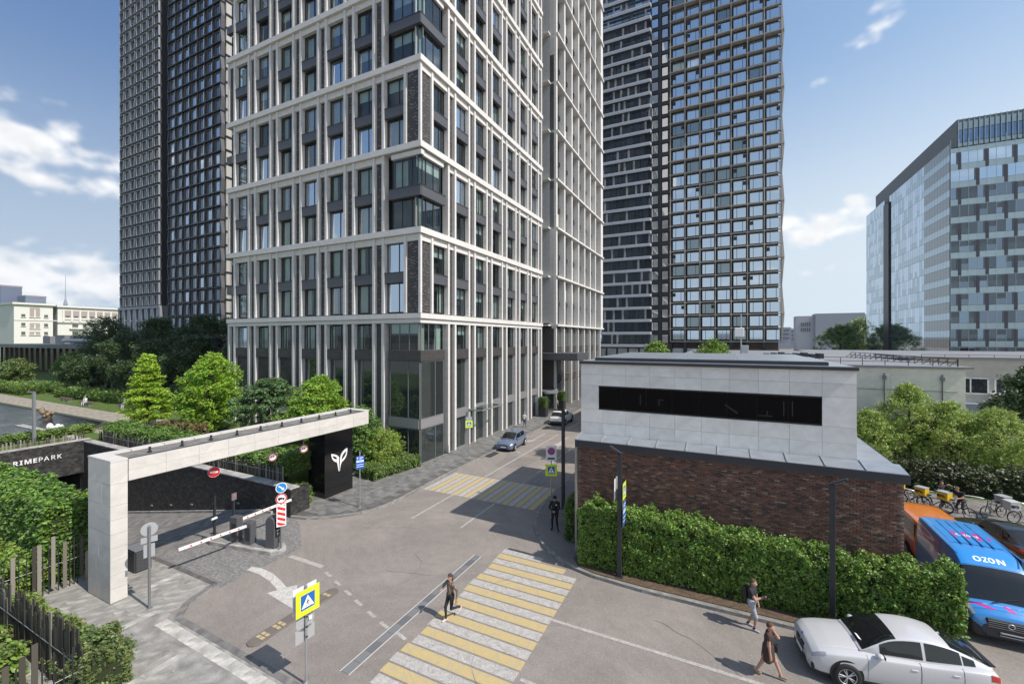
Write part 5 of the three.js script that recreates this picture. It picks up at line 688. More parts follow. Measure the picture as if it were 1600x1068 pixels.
const coupeCar = car('parked_car', 'white coupe styled off-road car parked beside the clipped hedge', 'car', [4.5, 0, -17.08], Math.PI + .17, {
  body: coupe, cabin: [[1.05, .74, .72, 1.12, 1.13], [.7, .79, .70, 1.1, 1.33], [.25, .82, .64, 1.1, 1.56], [-.25, .83, .62, 1.11, 1.66], [-.8, .83, .61, 1.13, 1.665], [-1.3, .81, .59, 1.16, 1.57], [-1.75, .77, .57, 1.18, 1.40], [-2.1, .72, .58, 1.18, 1.25], [-2.25, .70, .6, 1.17, 1.2]],
  paint: paintM(.52, .52, .52), wind: [.2, 2.35, 3.35], rear: [5.0, 7.5, 3.5], sides: [[1.35, 3.5, 1.25, 2.95], [3.65, 5.4, 1.25, 2.95], [5.5, 6.2, 1.25, 2.6]], doors: [4.55, 6.45, 7.75], handles: [[-.25, .93, .985], [-1.25, .98, .985]], mirror: [.62, 1.16, .98], wheels: [.385, .28, 1.47, -1.46, .985], spokes: 5, sill: mat(.05, .05, .052, .6), archZ: .965,
  extra(t, A, B) { lampPatch(t, A, 'headlight', headM, .95, 2.35, 4.15, 4.95); lampPatch(t, A, 'tail_light', tailM, 9.1, 10.3, 3.7, 4.6);
    for (const s of [1, -1]) part(t, 'kidney_grille', new RoundedBoxGeometry(.06, .22, .3, 3, .05), Mm.black, [2.43, .66, s * .18]); part(t, 'lower_grille', new RoundedBoxGeometry(.08, .16, 1.1, 3, .04), Mm.black, [2.42, .40, 0]); for (const s of [1, -1]) part(t, 'side_intake', new RoundedBoxGeometry(.1, .2, .28, 3, .04), Mm.black, [2.33, .45, s * .72]);
    part(t, 'bonnet_badge', new THREE.CylinderGeometry(.045, .045, .012, 16), mat(.1, .2, .45, .3), [2.37, .93, 0]).rotation.z = -.9; part(t, 'spoiler', new GB().box(.14, .035, 1.25, -2.28, 1.235, 0, 0, 0, .1).build(), Mm.black); part(t, 'antenna_fin', extr([[0, 0], [.16, 0], [.02, .06]], .03, .004), mat(.7, .7, .69, .3), [-1.35, 1.6, -.015]);
    for (const s of [1, -1]) part(t, 'bonnet_crease', A.patch(2.2, 4.6, 5.55, 5.62, .006, s, 10, 1), mat(.6, .6, .6, .3)); part(t, 'wiper', new GB().bar([.98, 1.16, .5], [.72, 1.33, -.1], .012).bar([.98, 1.16, -.15], [.75, 1.31, -.55], .012).build(), Mm.black); part(t, 'paper_sheet', box(.2, .01, .28), Mm.white, [.86, 1.245, -.28]).rotation.z = .5; part(t, 'number_plate', box(.01, .11, .52), Mm.signWhite, [2.465, .5, 0]); } });
coupeCar.scale.setScalar(.96);
const hatch = [[2.0, .55, .33, .62, .68], [1.93, .74, .24, .72, .80], [1.7, .82, .2, .80, .90], [1.2, .845, .19, .88, .98], [.75, .845, .19, .92, 1.02], [0, .845, .19, .94, 1.0], [-.9, .845, .2, .96, 1.0], [-1.6, .83, .22, .97, 1.0], [-1.9, .76, .28, .95, .98], [-1.98, .68, .36, .9, .93]];
car('parked_car', 'blue grey hatchback parked by the tower kerb facing the zebra crossing', 'car', [-18.35, 0, -37.1], -Math.PI / 2 + .05, {
  body: hatch, cabin: [[1.05, .66, .64, .97, .98], [.7, .7, .62, .96, 1.18], [.3, .72, .58, .95, 1.40], [-.2, .73, .57, .96, 1.475], [-.9, .73, .56, .97, 1.48], [-1.4, .71, .55, .97, 1.43], [-1.72, .67, .53, .97, 1.22], [-1.88, .64, .55, .95, 1.0]],
  paint: paintM(.16, .21, .32, .35), wind: [.2, 2.3], rear: [5.1, 6.7], sides: [[1.4, 3.3], [3.45, 5.2]], doors: [4.2, 5.5], handles: [[-.05, .84, .845], [-1.0, .86, .845]], mirror: [.6, 1.03, .86], wheels: [.31, .2, 1.2, -1.26, .845], sill: mat(.10, .13, .2, .4), archZ: .83,
  extra(t, A) { lampPatch(t, A, 'headlight', mat(.75, .78, .8, .1), .75, 1.95, 3.9, 4.9); part(t, 'grille', new RoundedBoxGeometry(.06, .14, .7, 2, .03), Mm.black, [1.99, .6, 0]); part(t, 'grille_bar', box(.03, .03, .8), Mm.aluminium, [2.02, .68, 0]); part(t, 'bumper_intake', new RoundedBoxGeometry(.06, .12, .9, 2, .03), Mm.black, [1.97, .34, 0]); part(t, 'number_plate', box(.01, .11, .5), Mm.signWhite, [2.035, .46, 0]); } });
const suv = [[2.3, .6, .36, .7, .78], [2.2, .82, .28, .85, .95], [1.9, .9, .24, .95, 1.05], [1.2, .92, .22, 1.02, 1.12], [.6, .92, .22, 1.06, 1.14], [-.4, .92, .22, 1.08, 1.12], [-1.4, .92, .24, 1.1, 1.13], [-2.0, .9, .27, 1.08, 1.12], [-2.25, .84, .32, 1.0, 1.06], [-2.33, .74, .4, .9, .96]];
car('parked_car', 'white off-road car parked at the kerb seen from behind beside the planters', 'car', [-18.1, 0, -50.6], Math.PI / 2 + .04, {
  body: suv, cabin: [[1.1, .7, .68, 1.1, 1.11], [.6, .76, .66, 1.1, 1.4], [.2, .78, .63, 1.1, 1.58], [-.4, .79, .62, 1.1, 1.66], [-1.3, .78, .6, 1.12, 1.63], [-1.8, .76, .58, 1.12, 1.52], [-2.1, .72, .57, 1.1, 1.28], [-2.22, .7, .6, 1.08, 1.1]],
  paint: paintM(.74, .74, .73), wind: [.2, 2.2], rear: [4.9, 6.8, 2.9], sides: [[1.5, 3.2], [3.35, 4.8]], doors: [4.5, 5.5], handles: [[-.2, .94, .92], [-1.2, .95, .92]], mirror: [.65, 1.16, .94], wheels: [.36, .24, 1.4, -1.4, .92], sill: mat(.06, .06, .062, .6), archZ: .905,
  extra(t, A) { lampPatch(t, A, 'tail_light', tailM, 7.2, 8.6, 3.9, 4.9); lampPatch(t, A, 'headlight', headM, .8, 1.8, 4, 4.8); part(t, 'rear_bumper', new RoundedBoxGeometry(.12, .28, 1.5, 2, .05), Mm.metalDark, [-2.31, .45, 0]); part(t, 'number_plate', box(.01, .11, .5), Mm.signWhite, [-2.345, .85, 0]); } });
const sedan = [[2.25, .55, .3, .6, .66], [2.15, .78, .22, .72, .8], [1.8, .87, .19, .82, .9], [1.1, .9, .18, .9, .98], [.5, .9, .18, .93, 1.0], [-.5, .9, .18, .95, .98], [-1.4, .9, .2, .98, 1.0], [-1.9, .87, .23, .98, 1.02], [-2.2, .8, .3, .93, .98], [-2.28, .7, .38, .82, .88]];
car('parked_car', 'glossy black saloon parked beyond the blue van', 'car', [12.3, 0, -29.6], Math.PI / 2 + .2, {
  body: sedan, cabin: [[1.05, .7, .68, .96, .97], [.6, .74, .64, .95, 1.2], [.15, .76, .6, .95, 1.40], [-.5, .77, .58, .96, 1.45], [-1.0, .76, .57, .97, 1.38], [-1.5, .72, .56, .99, 1.15], [-1.75, .7, .58, .99, 1.02]],
  paint: paintM(.012, .012, .013), wind: [.2, 2.3], rear: [3.9, 5.7], sides: [[1.5, 3.2], [3.35, 4.4]], doors: [4.6, 5.7], handles: [[-.1, .86, .9], [-1.1, .88, .9]], mirror: [.6, 1.02, .92], wheels: [.34, .22, 1.4, -1.4, .9], archZ: .885,
  extra(t, A) { lampPatch(t, A, 'tail_light', tailM, 7.3, 8.7, 4.0, 4.9); part(t, 'side_trim', A.patch(3, 7, 3.3, 3.45, .006, -1, 10, 1), mat(.5, .12, .02, .3)); } });
// vans
const vanBody = [[2.5, .7, .35, .72, .82], [2.42, .92, .28, .92, 1.02], [2.2, 1.0, .25, 1.1, 1.2], [1.85, 1.02, .24, 1.22, 1.32], [1.2, 1.025, .24, 1.28, 1.34], [0, 1.025, .24, 1.28, 1.3], [-1.5, 1.025, .26, 1.28, 1.3], [-2.45, 1.02, .3, 1.28, 1.3], [-2.5, 1.0, .34, 1.27, 1.29]];
const vanCab = [[2.1, .86, .84, 1.2, 1.21], [1.85, .92, .86, 1.2, 1.52], [1.55, .98, .84, 1.22, 1.95], [1.25, 1.0, .82, 1.22, 2.22], [.8, 1.015, .84, 1.24, 2.42], [.2, 1.02, .88, 1.24, 2.5], [-1.2, 1.02, .9, 1.24, 2.53], [-2.35, 1.02, .9, 1.24, 2.53], [-2.5, 1.0, .86, 1.24, 2.46]];
const swirl = (w, h, f) => new THREE.MeshPhysicalMaterial({ map: canvasTex(w, h, f), roughness: .35, clearcoat: 1, clearcoatRoughness: .05, side: THREE.DoubleSide });
const BL = '#1f86cf', PK = '#c3268a';
const word = (x, s, px, cx, cy, col = '#f4f4f4') => { x.fillStyle = col; x.font = 'bold ' + px + 'px sans-serif'; x.textAlign = 'center'; x.textBaseline = 'middle'; x.fillText(s, cx, cy); };
const hoodM = swirl(512, 256, (x, w, h) => { x.fillStyle = BL; x.fillRect(0, 0, w, h); x.strokeStyle = PK; x.lineWidth = 46; for (let i = 0; i < 5; i++) { x.beginPath(); x.arc(-60 + i * 30, h + 120, 120 + i * 105, -1.5, 0); x.stroke(); } word(x, 'OZON', 120, w / 2, h / 2); });
const browM = swirl(512, 192, (x, w, h) => { x.fillStyle = BL; x.fillRect(0, 0, w, h); word(x, 'OZON', 84, w * .5, h * .6); });
const roofM2 = swirl(256, 256, (x, w, h) => { x.fillStyle = BL; x.fillRect(0, 0, w, h); x.save(); x.beginPath(); x.ellipse(w / 2, h / 2, 118, 60, 0, 0, 7); x.clip(); x.strokeStyle = PK; x.lineWidth = 30; for (let i = 0; i < 5; i++) { x.beginPath(); x.moveTo(10 + i * 62, 0); x.lineTo(-20 + i * 62, h); x.stroke(); } x.restore(); word(x, 'OZON', 42, w / 2, h / 2); });
const sideM = swirl(512, 256, (x, w, h) => { x.fillStyle = '#2a6fae'; x.fillRect(0, 0, w, h); x.fillStyle = PK; x.fillRect(430, 0, 40, 256); x.beginPath(); x.moveTo(380, 0); x.lineTo(420, 0); x.lineTo(350, 256); x.lineTo(300, 256); x.fill(); x.strokeStyle = '#d8dde2'; x.lineWidth = 26; x.beginPath(); x.ellipse(430, 130, 50, 80, 0, 0, 7); x.stroke(); x.beginPath(); x.moveTo(340, 60); x.lineTo(260, 60); x.lineTo(340, 210); x.lineTo(250, 210); x.stroke(); });
car('delivery_van', 'blue high roof delivery van with white lettering and pink swooshes behind the hedge end', 'van', [8.62, 0, -22.75], -Math.PI / 2 - .02, {
  body: vanBody, cabin: vanCab, paint: paintM(.025, .22, .56), wind: [.35, 2.75, 3.0], sides: [[1.5, 3.6, 1.3, 2.7]], doors: [3.9, 5.2], handles: [[.6, 1.05, 1.03]], mirror: [1.65, 1.5, 1.12], mirrorM: Mm.black, wheels: [.35, .24, 1.6, -1.55, 1.02], archZ: 1.0, sill: Mm.metalDark, nose: Mm.metalDark,
  extra(t, A, B) { part(t, 'bumper', A.both(0, 1.55, 0, 3.6, .012, 14, 14), mat(.03, .031, .034, .6)); lampPatch(t, A, 'headlight', headM, 1.1, 2.3, 4.3, 5.1, .016); part(t, 'grille', new RoundedBoxGeometry(.1, .3, 1.2, 3, .05), Mm.black, [2.45, .78, 0]); for (let i = 0; i < 4; i++) part(t, 'grille_bar', box(.05, .015, 1.1), Mm.steel, [2.49, .68 + i * .065, 0]); part(t, 'grille_badge', new THREE.TorusGeometry(.075, .018, 8, 20), Mm.aluminium, [2.52, .8, 0]).rotation.y = Math.PI / 2;
    const half = (L, u0, u1, v0, off, m, nm) => { const g = [1, -1].map((s) => { const q = L.patch(u0, u1, v0, L.m - 1, off, s, 8, 8); const uv = q.attributes.uv; for (let i = 0; i < uv.count; i++) { const b = uv.getX(i), a = uv.getY(i); uv.setXY(i, .5 - s * (1 - b) * .5, a); } return q; }); part(t, nm, mergeGeometries(g), m); };
    half(A, 1.75, 3.3, 5.05, .009, hoodM, 'bonnet_print'); half(B, 2.85, 4.3, 3.7, .009, browM, 'brow_lettering'); half(B, 5.0, 6.2, 4.3, .012, roofM2, 'roof_print'); part(t, 'side_print', B.patch(5.2, 7.9, .4, 2.95, .01, 1, 10, 6), sideM); part(t, 'side_print', B.patch(5.2, 7.9, .4, 2.95, .01, -1, 10, 6), sideM);
    part(t, 'roof_rib', new GB().box(2.4, .02, .06, -.9, 2.575, .45).box(2.4, .02, .06, -.9, 2.575, -.45).box(2.4, .02, .06, -.9, 2.585, .15).box(2.4, .02, .06, -.9, 2.585, -.15).build(), paintM(.025, .22, .56)); part(t, 'roof_rail', new GB().box(3.6, .03, .04, -.6, 2.5, .9).box(3.6, .03, .04, -.6, 2.5, -.9).build(), paintM(.02, .18, .46)); part(t, 'number_plate', box(.01, .12, .54), plate('К994СХ 799'), [2.535, .5, 0]); part(t, 'wiper', new GB().bar([2.08, 1.3, .3], [1.9, 1.52, -.5], .014).build(), Mm.black); part(t, 'open_door', box(.05, 1.5, .5), mat(.12, .13, .13, .5), [.5, 1.65, -1.32]); } });
car('passenger_van', 'orange van half hidden behind the blue delivery van', 'van', [8.8, 0, -28.4], Math.PI / 2, {
  body: vanBody.map(([a, b, c, d, e]) => [a * .96, b * .94, c, d * .92, e * .92]), cabin: vanCab.map(([a, b, c, d, e]) => [a * .96, b * .94, c * .94, d * .92, e * .78]), paint: paintM(.62, .16, .015), wind: [.35, 2.75, 3.0], sides: [[1.5, 3.6, 1.3, 2.7], [4.2, 5.6, 1.3, 2.7], [5.8, 7.5, 1.3, 2.7]], doors: [3.9, 5.2], mirror: [1.55, 1.3, 1.05], wheels: [.33, .22, 1.5, -1.5, .96], archZ: .945 });
// ---------------------------------------------------------------- people
const sub = (a, b) => [a[0] - b[0], a[1] - b[1], a[2] - b[2]], add = (a, b, k = 1) => [a[0] + b[0] * k, a[1] + b[1] * k, a[2] + b[2] * k], len = (a) => Math.hypot(...a), nrm = (a) => { const l = len(a) || 1; return a.map((v) => v / l); };
function ik(a, b, l1, l2, hint) { const d = sub(b, a), D = Math.min(len(d), (l1 + l2) * .999), u = nrm(d), x = (l1 * l1 - l2 * l2 + D * D) / (2 * D), h = Math.sqrt(Math.max(0, l1 * l1 - x * x)); let p = sub(hint, u.map((v) => v * (hint[0] * u[0] + hint[1] * u[1] + hint[2] * u[2]))); p = nrm(p); return { mid: add(add(a, u, x), p, h), end: add(a, u, D) }; }
const skin = [.42, .24, .17];
// pose in metres for a 1.75 m figure facing +z: hands and feet as targets
function person(label, p, turn, o) {
  const t = thing('person', label, 'person', p, turn, o.group), k = (o.h ?? 1.75) / 1.75, hy = o.hip ?? .93, lean = o.lean ?? [0, 0], W = o.female ? .165 : .19, HW = o.female ? .095 : .09, fat = o.fat ?? 1;
  const pel = [0, hy, 0], chest = [lean[0] * .6, hy + .33, lean[1] * .6], neck = [lean[0], hy + .52, lean[1]], headC = add(neck, [(o.head?.[0] ?? 0), .155, .02 + (o.head?.[1] ?? 0)]);
  const B = []; const bone = (a, b, ra, rb, c) => B.push({ a, b, ra, rb, c });
  const top = o.top ?? [.3, .3, .3], pants = o.pants ?? [.03, .03, .04], shoe = o.shoe ?? [.03, .03, .03], sl = o.sleeve ?? 1, pl = o.leg ?? 1;
  bone(add(pel, [-HW * .7, .02, 0]), add(pel, [HW * .7, .02, 0]), .115 * fat, .115 * fat, () => o.hem ? top : pants); bone(add(pel, [0, .08, 0]), chest, .118 * fat, .135 * fat, () => top); bone(add(chest, [-W * .55, .1, 0]), add(chest, [W * .55, .1, 0]), .10 * fat, .10 * fat, () => top); bone(chest, add(neck, [0, -.03, 0]), .12, .07, () => top); bone(add(neck, [0, -.04, 0]), add(headC, [0, -.05, -.01]), .052, .055, () => skin);
  bone(add(headC, [0, .025, -.015]), add(headC, [0, -.045, .03]), .094, .070, () => skin); bone(add(headC, [0, -.01, .085]), add(headC, [0, -.03, .105]), .014, .016, () => skin); for (const s of [-1, 1]) bone(add(headC, [s * .088, .0, 0]), add(headC, [s * .09, -.035, -.005]), .014, .012, () => skin);
  const hands = [];
  for (const s of [-1, 1]) { const sh = add(chest, [s * W, .13, 0]), T = o.hands[s < 0 ? 0 : 1], hint = o.elbow?.[s < 0 ? 0 : 1] ?? [s * .4, -.2, -1]; const e = ik(sh, T, .29, .255, hint); bone(sh, e.mid, .062 * fat, .046, (q) => (q < sl * 2 ? top : skin)); bone(e.mid, e.end, .045, .03, (q) => (q < sl * 2 - 1 ? top : skin)); const d = nrm(sub(e.end, e.mid)); bone(e.end, add(e.end, d, .075), .030, .034, () => skin); hands.push([add(e.end, d, .07), d, s]); }
  for (const s of [-1, 1]) { const hp = add(pel, [s * HW, -.03, 0]), T = o.feet[s < 0 ? 0 : 1]; const e = ik(hp, add(T, [0, .085, 0]), .43, .42, o.knee?.[s < 0 ? 0 : 1] ?? [0, 0, 1]); bone(hp, e.mid, .088 * fat, .056, (q) => (q < pl * 2 ? pants : skin)); bone(e.mid, e.end, .056, .037, (q) => (q < pl * 2 - 1 ? pants : o.sock && q > .85 ? o.sock : skin)); const f = o.foot?.[s < 0 ? 0 : 1] ?? [0, -.045, .15]; bone(add(e.end, [0, -.035, -.03]), add(e.end, f), .042, .034, () => shoe); }
  if (o.hem) { const yb = o.hem; for (const [x, z] of [[-.07, 0], [.07, 0], [0, .04], [0, -.04]]) bone(add(pel, [x, .05, z]), [x * 1.7, yb + .12, z * 1.6], .12, .13, () => top); }
  if (o.loose) bone(add(pel, [0, .0, 0]), chest, .16, .17, () => top);
  const res = o.res ?? 96, mc = new MarchingCubes(res, undefined, false, false, 90000), half = .98, cy = .9, F = mc.field; mc.reset(); mc.isolation = 0;
  const bb = B.map(({ a, b, ra, rb }) => { const r = Math.max(ra, rb) + .07; return [0, 1, 2].flatMap((c) => [Math.min(a[c], b[c]) - r, Math.max(a[c], b[c]) + r]); });
  const dist = (q, P) => { const ab = sub(q.b, q.a), ap = sub(P, q.a), l2 = ab[0] ** 2 + ab[1] ** 2 + ab[2] ** 2 || 1e-9, s = clamp((ap[0] * ab[0] + ap[1] * ab[1] + ap[2] * ab[2]) / l2), x = ap[0] - ab[0] * s, y = ap[1] - ab[1] * s, z = ap[2] - ab[2] * s; return [Math.sqrt(x * x + y * y + z * z) - lerp(q.ra, q.rb, s), s]; };
  F.fill(-1); const P = [0, 0, 0], sk = .028;
  for (let z = 0; z < res; z++) { P[2] = (z - res / 2) / (res / 2) * half; for (let y = 0; y < res; y++) { P[1] = (y - res / 2) / (res / 2) * half + cy; for (let x = 0; x < res; x++) { P[0] = (x - res / 2) / (res / 2) * half; let d = 1; for (let i = 0; i < B.length; i++) { const q = bb[i]; if (P[0] < q[0] || P[0] > q[1] || P[1] < q[2] || P[1] > q[3] || P[2] < q[4] || P[2] > q[5]) continue; const e = dist(B[i], P)[0], h = Math.max(sk - Math.abs(d - e), 0) / sk; d = Math.min(d, e) - h * h * sk * .25; } F[x + y * res + z * res * res] = -d * 20; } } }
  mc.update(); const n = mc.count, pos = new Float32Array(n * 3), nor = mc.normalArray.slice(0, n * 3), col = new Float32Array(n * 3);
  for (let i = 0; i < n; i++) { for (let c = 0; c < 3; c++) pos[i * 3 + c] = mc.positionArray[i * 3 + c] * half + (c === 1 ? cy : 0); const q = [pos[i * 3], pos[i * 3 + 1], pos[i * 3 + 2]]; let best = 9, cc = skin; for (const b of B) { const [d, s] = dist(b, q); if (d < best) { best = d; cc = b.c(s); } } if (o.print && cc === top) { const v = n3(q[0] * 26, q[1] * 26, q[2] * 26); if (v > .15) cc = o.print; } col.set(cc, i * 3); }
  const g = new THREE.BufferGeometry(); g.setAttribute('position', new THREE.BufferAttribute(pos, 3)); g.setAttribute('normal', new THREE.BufferAttribute(nor, 3)); g.setAttribute('color', new THREE.BufferAttribute(col, 3));
  // fingers and eyes join the same mesh
  const tint = (q, c) => { const m = q.attributes.position.count, a = new Float32Array(m * 3); for (let i = 0; i < m; i++) a.set(c, i * 3); q.setAttribute('color', new THREE.BufferAttribute(a, 3)); q.deleteAttribute('uv'); return q; }; const fg = new GB(), eg = new GB();
  for (const [w, d, s] of hands) { const side = nrm([d[2] || .3, 0, -d[0] || .3]), pn = [d[1] * side[2] - d[2] * side[1], d[2] * side[0] - d[0] * side[2], d[0] * side[1] - d[1] * side[0]]; [.07, .082, .078, .06].forEach((L, i) => { const a = add(w, side, (i - 1.5) * .019), m = add(a, d, L * .55), e = add(add(m, d, L * .4), pn, .022); fg.bar(a, m, .0095, .009, 5).bar(m, e, .009, .007, 5); }); const a = add(add(w, d, -.03), side, .03), m = add(add(a, side, .022), d, .03); fg.bar(a, m, .011, .01, 5).bar(m, add(m, d, .03), .01, .008, 5); }
  for (const s of [-1, 1]) eg.sph(.012, headC[0] + s * .034, headC[1] + .0, headC[2] + .082, 1, .7, .5, 6); eg.box(.045, .008, .01, headC[0], headC[1] - .062, headC[2] + .093);
  const body = mergeGeometries([g, tint(fg.build(), skin), tint(eg.build(), [.05, .03, .03])]); part(t, 'body', body, new THREE.MeshStandardMaterial({ vertexColors: true, roughness: .85, side: THREE.DoubleSide }));
  if (o.hair !== null) { const hg = new THREE.SphereGeometry(.107, 18, 12, 0, 6.3, 0, o.hairDown ?? 1.5); hg.scale(.95, 1.05, 1.06); hg.rotateX(-.5); const q = part(t, 'hair', hg, mat(...(o.hair ?? [.03, .02, .015]), .8), [headC[0], headC[1] + .022, headC[2] - .012]); if (o.long) { const lg = new THREE.CapsuleGeometry(.07, .16, 6, 12); lg.scale(1.2, 1, .8); part(t, 'hair', lg, mat(...o.hair, .8), [headC[0], headC[1] - .1, headC[2] - .065]); } }
  if (o.cap) part(t, 'cap', new GB().geo(new THREE.SphereGeometry(.112, 16, 8, 0, 6.3, 0, 1.5), 0, .03, -.005).box(.13, .012, .1, 0, .045, .125).build(), mat(...o.cap, .8), headC);
  (o.extra ?? (() => {}))(t, headC, hands); t.scale.setScalar(k); return t;
}
const down = [[-.24, .72, .02], [.24, .72, .04]];
person('woman in a patterned brown jacket and black trousers walking on the zebra crossing', [-9.12, 0, -13.3], -.35, { female: true, h: 1.72, top: [.09, .065, .05], print: [.28, .22, .16], pants: [.018, .018, .022], shoe: [.62, .5, .47], hair: [.05, .035, .028], long: true, hands: [[-.24, 1.14, .24], [.36, .92, -.02]], elbow: [[-.8, -.3, -.6], [.8, 0, -.6]], feet: [[-.06, .0, .16], [.1, .3, -.38]], knee: [[0, 0, 1], [0, 0, 1]], foot: [[0, -.045, .15], [0, -.14, .06]] });
person('guard in black uniform and cap standing at the pavilion corner', [-8.22, .12, -21.85], .15, { h: 1.84, fat: 1.12, top: [.012, .012, .014], pants: [.012, .012, .014], cap: [.01, .01, .012], hair: null, hands: [[-.06, 1.02, .2], [.06, 1.0, .2]], elbow: [[-1, -.2, -.3], [1, -.2, -.3]], feet: [[-.14, 0, .0], [.16, 0, .05]], foot: [[-.03, -.045, .15], [.05, -.045, .15]], extra(t, h) { part(t, 'chest_badge', box(.07, .05, .01), Mm.signWhite, [.1, 1.32, .14]); part(t, 'radio', box(.05, .12, .04), Mm.black, [.2, .98, .08]); } });
person('man in a black shirt and grey shorts looking at his phone by the kerb', [.88, 0, -17.7], Math.PI / 2 - .35, { h: 1.82, fat: 1.1, top: [.02, .02, .024], pants: [.34, .36, .4], shoe: [.4, .4, .42], sock: [.02, .02, .02], sleeve: .3, leg: .55, hair: [.08, .055, .035], head: [0, .03], hands: [[-.04, 1.22, .34], [.2, .78, .14]], elbow: [[-.6, -.6, -.3], [.5, 0, -1]], feet: [[-.1, 0, .1], [.1, 0, -.16]], extra(t) { part(t, 'phone', box(.075, .15, .01), Mm.black, [-.05, 1.26, .42]).rotation.x = -.6; part(t, 'backpack', new RoundedBoxGeometry(.3, .42, .14, 3, .05), Mm.black, [0, 1.2, -.2]); } });
person('woman in a brown knee length dress holding a phone to her ear', [1.2, 0, -15.4], Math.PI / 2 - .15, { female: true, h: 1.7, top: [.055, .032, .025], pants: [.055, .032, .025], leg: .2, shoe: [.26, .19, .12], sleeve: .26, hair: [.10, .05, .025], hem: .5, lean: [0, .03], head: [0, .02], hands: [[-.26, .80, .08], [.1, 1.44, .14]], elbow: [[-.6, 0, -1], [.35, -.9, .5]], feet: [[-.06, 0, -.34], [.08, 0, .36]], foot: [[0, -.05, .13], [0, -.035, .15]], extra(t) { const b = part(t, 'handbag', new RoundedBoxGeometry(.1, .24, .3, 3, .03), Mm.black, [.27, .8, .1]); part(b, 'strap', new THREE.TorusGeometry(.13, .01, 6, 16, 3.14), Mm.black, [0, .11, 0]).rotation.y = Math.PI / 2; part(t, 'phone', box(.012, .14, .07), Mm.black, [.1, 1.52, .1]); } });
person('bald man in a white shirt and jeans walking away past the tower', [-20.8, .12, -45.3], Math.PI - .2, { h: 1.78, top: [.66, .68, .72], pants: [.06, .09, .16], shoe: [.1, .1, .1], hair: null, sleeve: .35, hands: [[-.26, .8, .12], [.26, .8, -.08]], feet: [[-.08, 0, .14], [.08, .04, -.14]], res: 72 });
person('person in a red jacket by the lobby planters', [-22.5, .12, -59.6], .3, { h: 1.74, top: [.3, .03, .03], pants: [.03, .03, .04], hands: down, feet: [[-.08, 0, .05], [.08, 0, -.05]], res: 64, fat: 1.15 });
person('person in a pink top beside the red jacket', [-21.95, .12, -59.1], .1, { h: 1.62, female: true, top: [.5, .36, .36], pants: [.05, .05, .06], hands: down, feet: [[-.08, 0, .05], [.08, 0, -.05]], res: 64 });
person('bending person in black by the yellow delivery bicycles', [12.55, 0, -34.6], -.9, { h: 1.76, top: [.016, .016, .018], pants: [.03, .035, .045], lean: [0, .26], head: [0, .08], hip: .88, hands: [[-.16, 1.0, .5], [.16, 1.05, .52]], sleeve: .3, feet: [[-.12, 0, .1], [.12, 0, -.12]], hair: [.12, .08, .04], res: 72 });
person('person in a black shirt with raised arms beside the delivery bicycles', [11.85, 0, -35.2], .6, { h: 1.76, top: [.014, .014, .016], pants: [.02, .02, .022], hands: [[-.2, 1.2, .3], [.3, 1.5, .28]], sleeve: .3, feet: [[-.12, 0, .06], [.12, 0, -.05]], hair: [.03, .02, .02], res: 72 });
const seat = (label, p, turn, c) => person(label, p, turn, { h: 1.7, hip: .52, top: c, pants: [.5, .5, .52], lean: [0, .08], hands: [[-.12, .72, .34], [.12, .72, .34]], feet: [[-.12, 0, .5], [.12, 0, .48]], knee: [[0, 1, .6], [0, 1, .6]], hair: [.3, .29, .28], res: 64 });
seat('person in white clothes sitting on a bench by the pond', [-75.3, 1.6, -25.9], .5, [.62, .64, .68]); seat('person in pale blue sitting on the far park bench', [-67.3, 1.6, -26.9], .4, [.42, .46, .55]);
// ---------------------------------------------------------------- signs, lamps, street furniture
const face = (w, h, f) => new THREE.MeshStandardMaterial({ map: canvasTex(w, h, f), roughness: .45, side: THREE.DoubleSide });
const walker = (x, s, ox, oy) => { x.save(); x.translate(ox, oy); x.scale(s, s); x.fillStyle = '#161616'; x.strokeStyle = '#161616'; x.lineCap = 'round'; x.beginPath(); x.arc(2, -42, 9, 0, 7); x.fill(); x.lineWidth = 13; x.beginPath(); x.moveTo(0, -28); x.lineTo(-3, 2); x.stroke(); x.lineWidth = 9; for (const l of [[-3, 2, 14, 20, 18, 44], [-3, 2, -10, 22, -24, 42], [0, -26, 18, -12, 26, 2], [0, -26, -16, -14, -20, 4]]) { x.beginPath(); x.moveTo(l[0], l[1]); x.lineTo(l[2], l[3]); x.lineTo(l[4], l[5]); x.stroke(); } x.lineWidth = 6; for (const d of [-46, -22, 4, 28, 46]) { x.beginPath(); x.moveTo(d, 52); x.lineTo(d + 8, 64); x.stroke(); } x.restore(); };
const Fcross = face(256, 256, (x, w, h) => { x.fillStyle = '#d3e62b'; x.fillRect(0, 0, w, h); x.fillStyle = '#1d5fb4'; x.fillRect(52, 52, 152, 152); x.fillStyle = '#f2f2f0'; x.beginPath(); x.moveTo(128, 66); x.lineTo(196, 186); x.lineTo(60, 186); x.fill(); walker(x, .72, 128, 142); });
const Fround = (f) => face(128, 128, (x, w, h) => { x.fillStyle = '#e8e8e6'; x.fillRect(0, 0, w, h); f(x); });
const ring = (x, a, b) => { x.fillStyle = a; x.beginPath(); x.arc(64, 64, 62, 0, 7); x.fill(); x.fillStyle = b; x.beginPath(); x.arc(64, 64, 48, 0, 7); x.fill(); };
const Fno = Fround((x) => { ring(x, '#c4202c', '#c4202c'); x.fillStyle = '#f2f2f0'; x.fillRect(22, 52, 84, 24); }), Flim = (s) => Fround((x) => { ring(x, '#c4202c', '#f2f2f0'); x.fillStyle = '#222'; x.font = 'bold ' + (s.length > 2 ? 40 : 54) + 'px sans-serif'; x.textAlign = 'center'; x.textBaseline = 'middle'; x.fillText(s, 64, 66); });
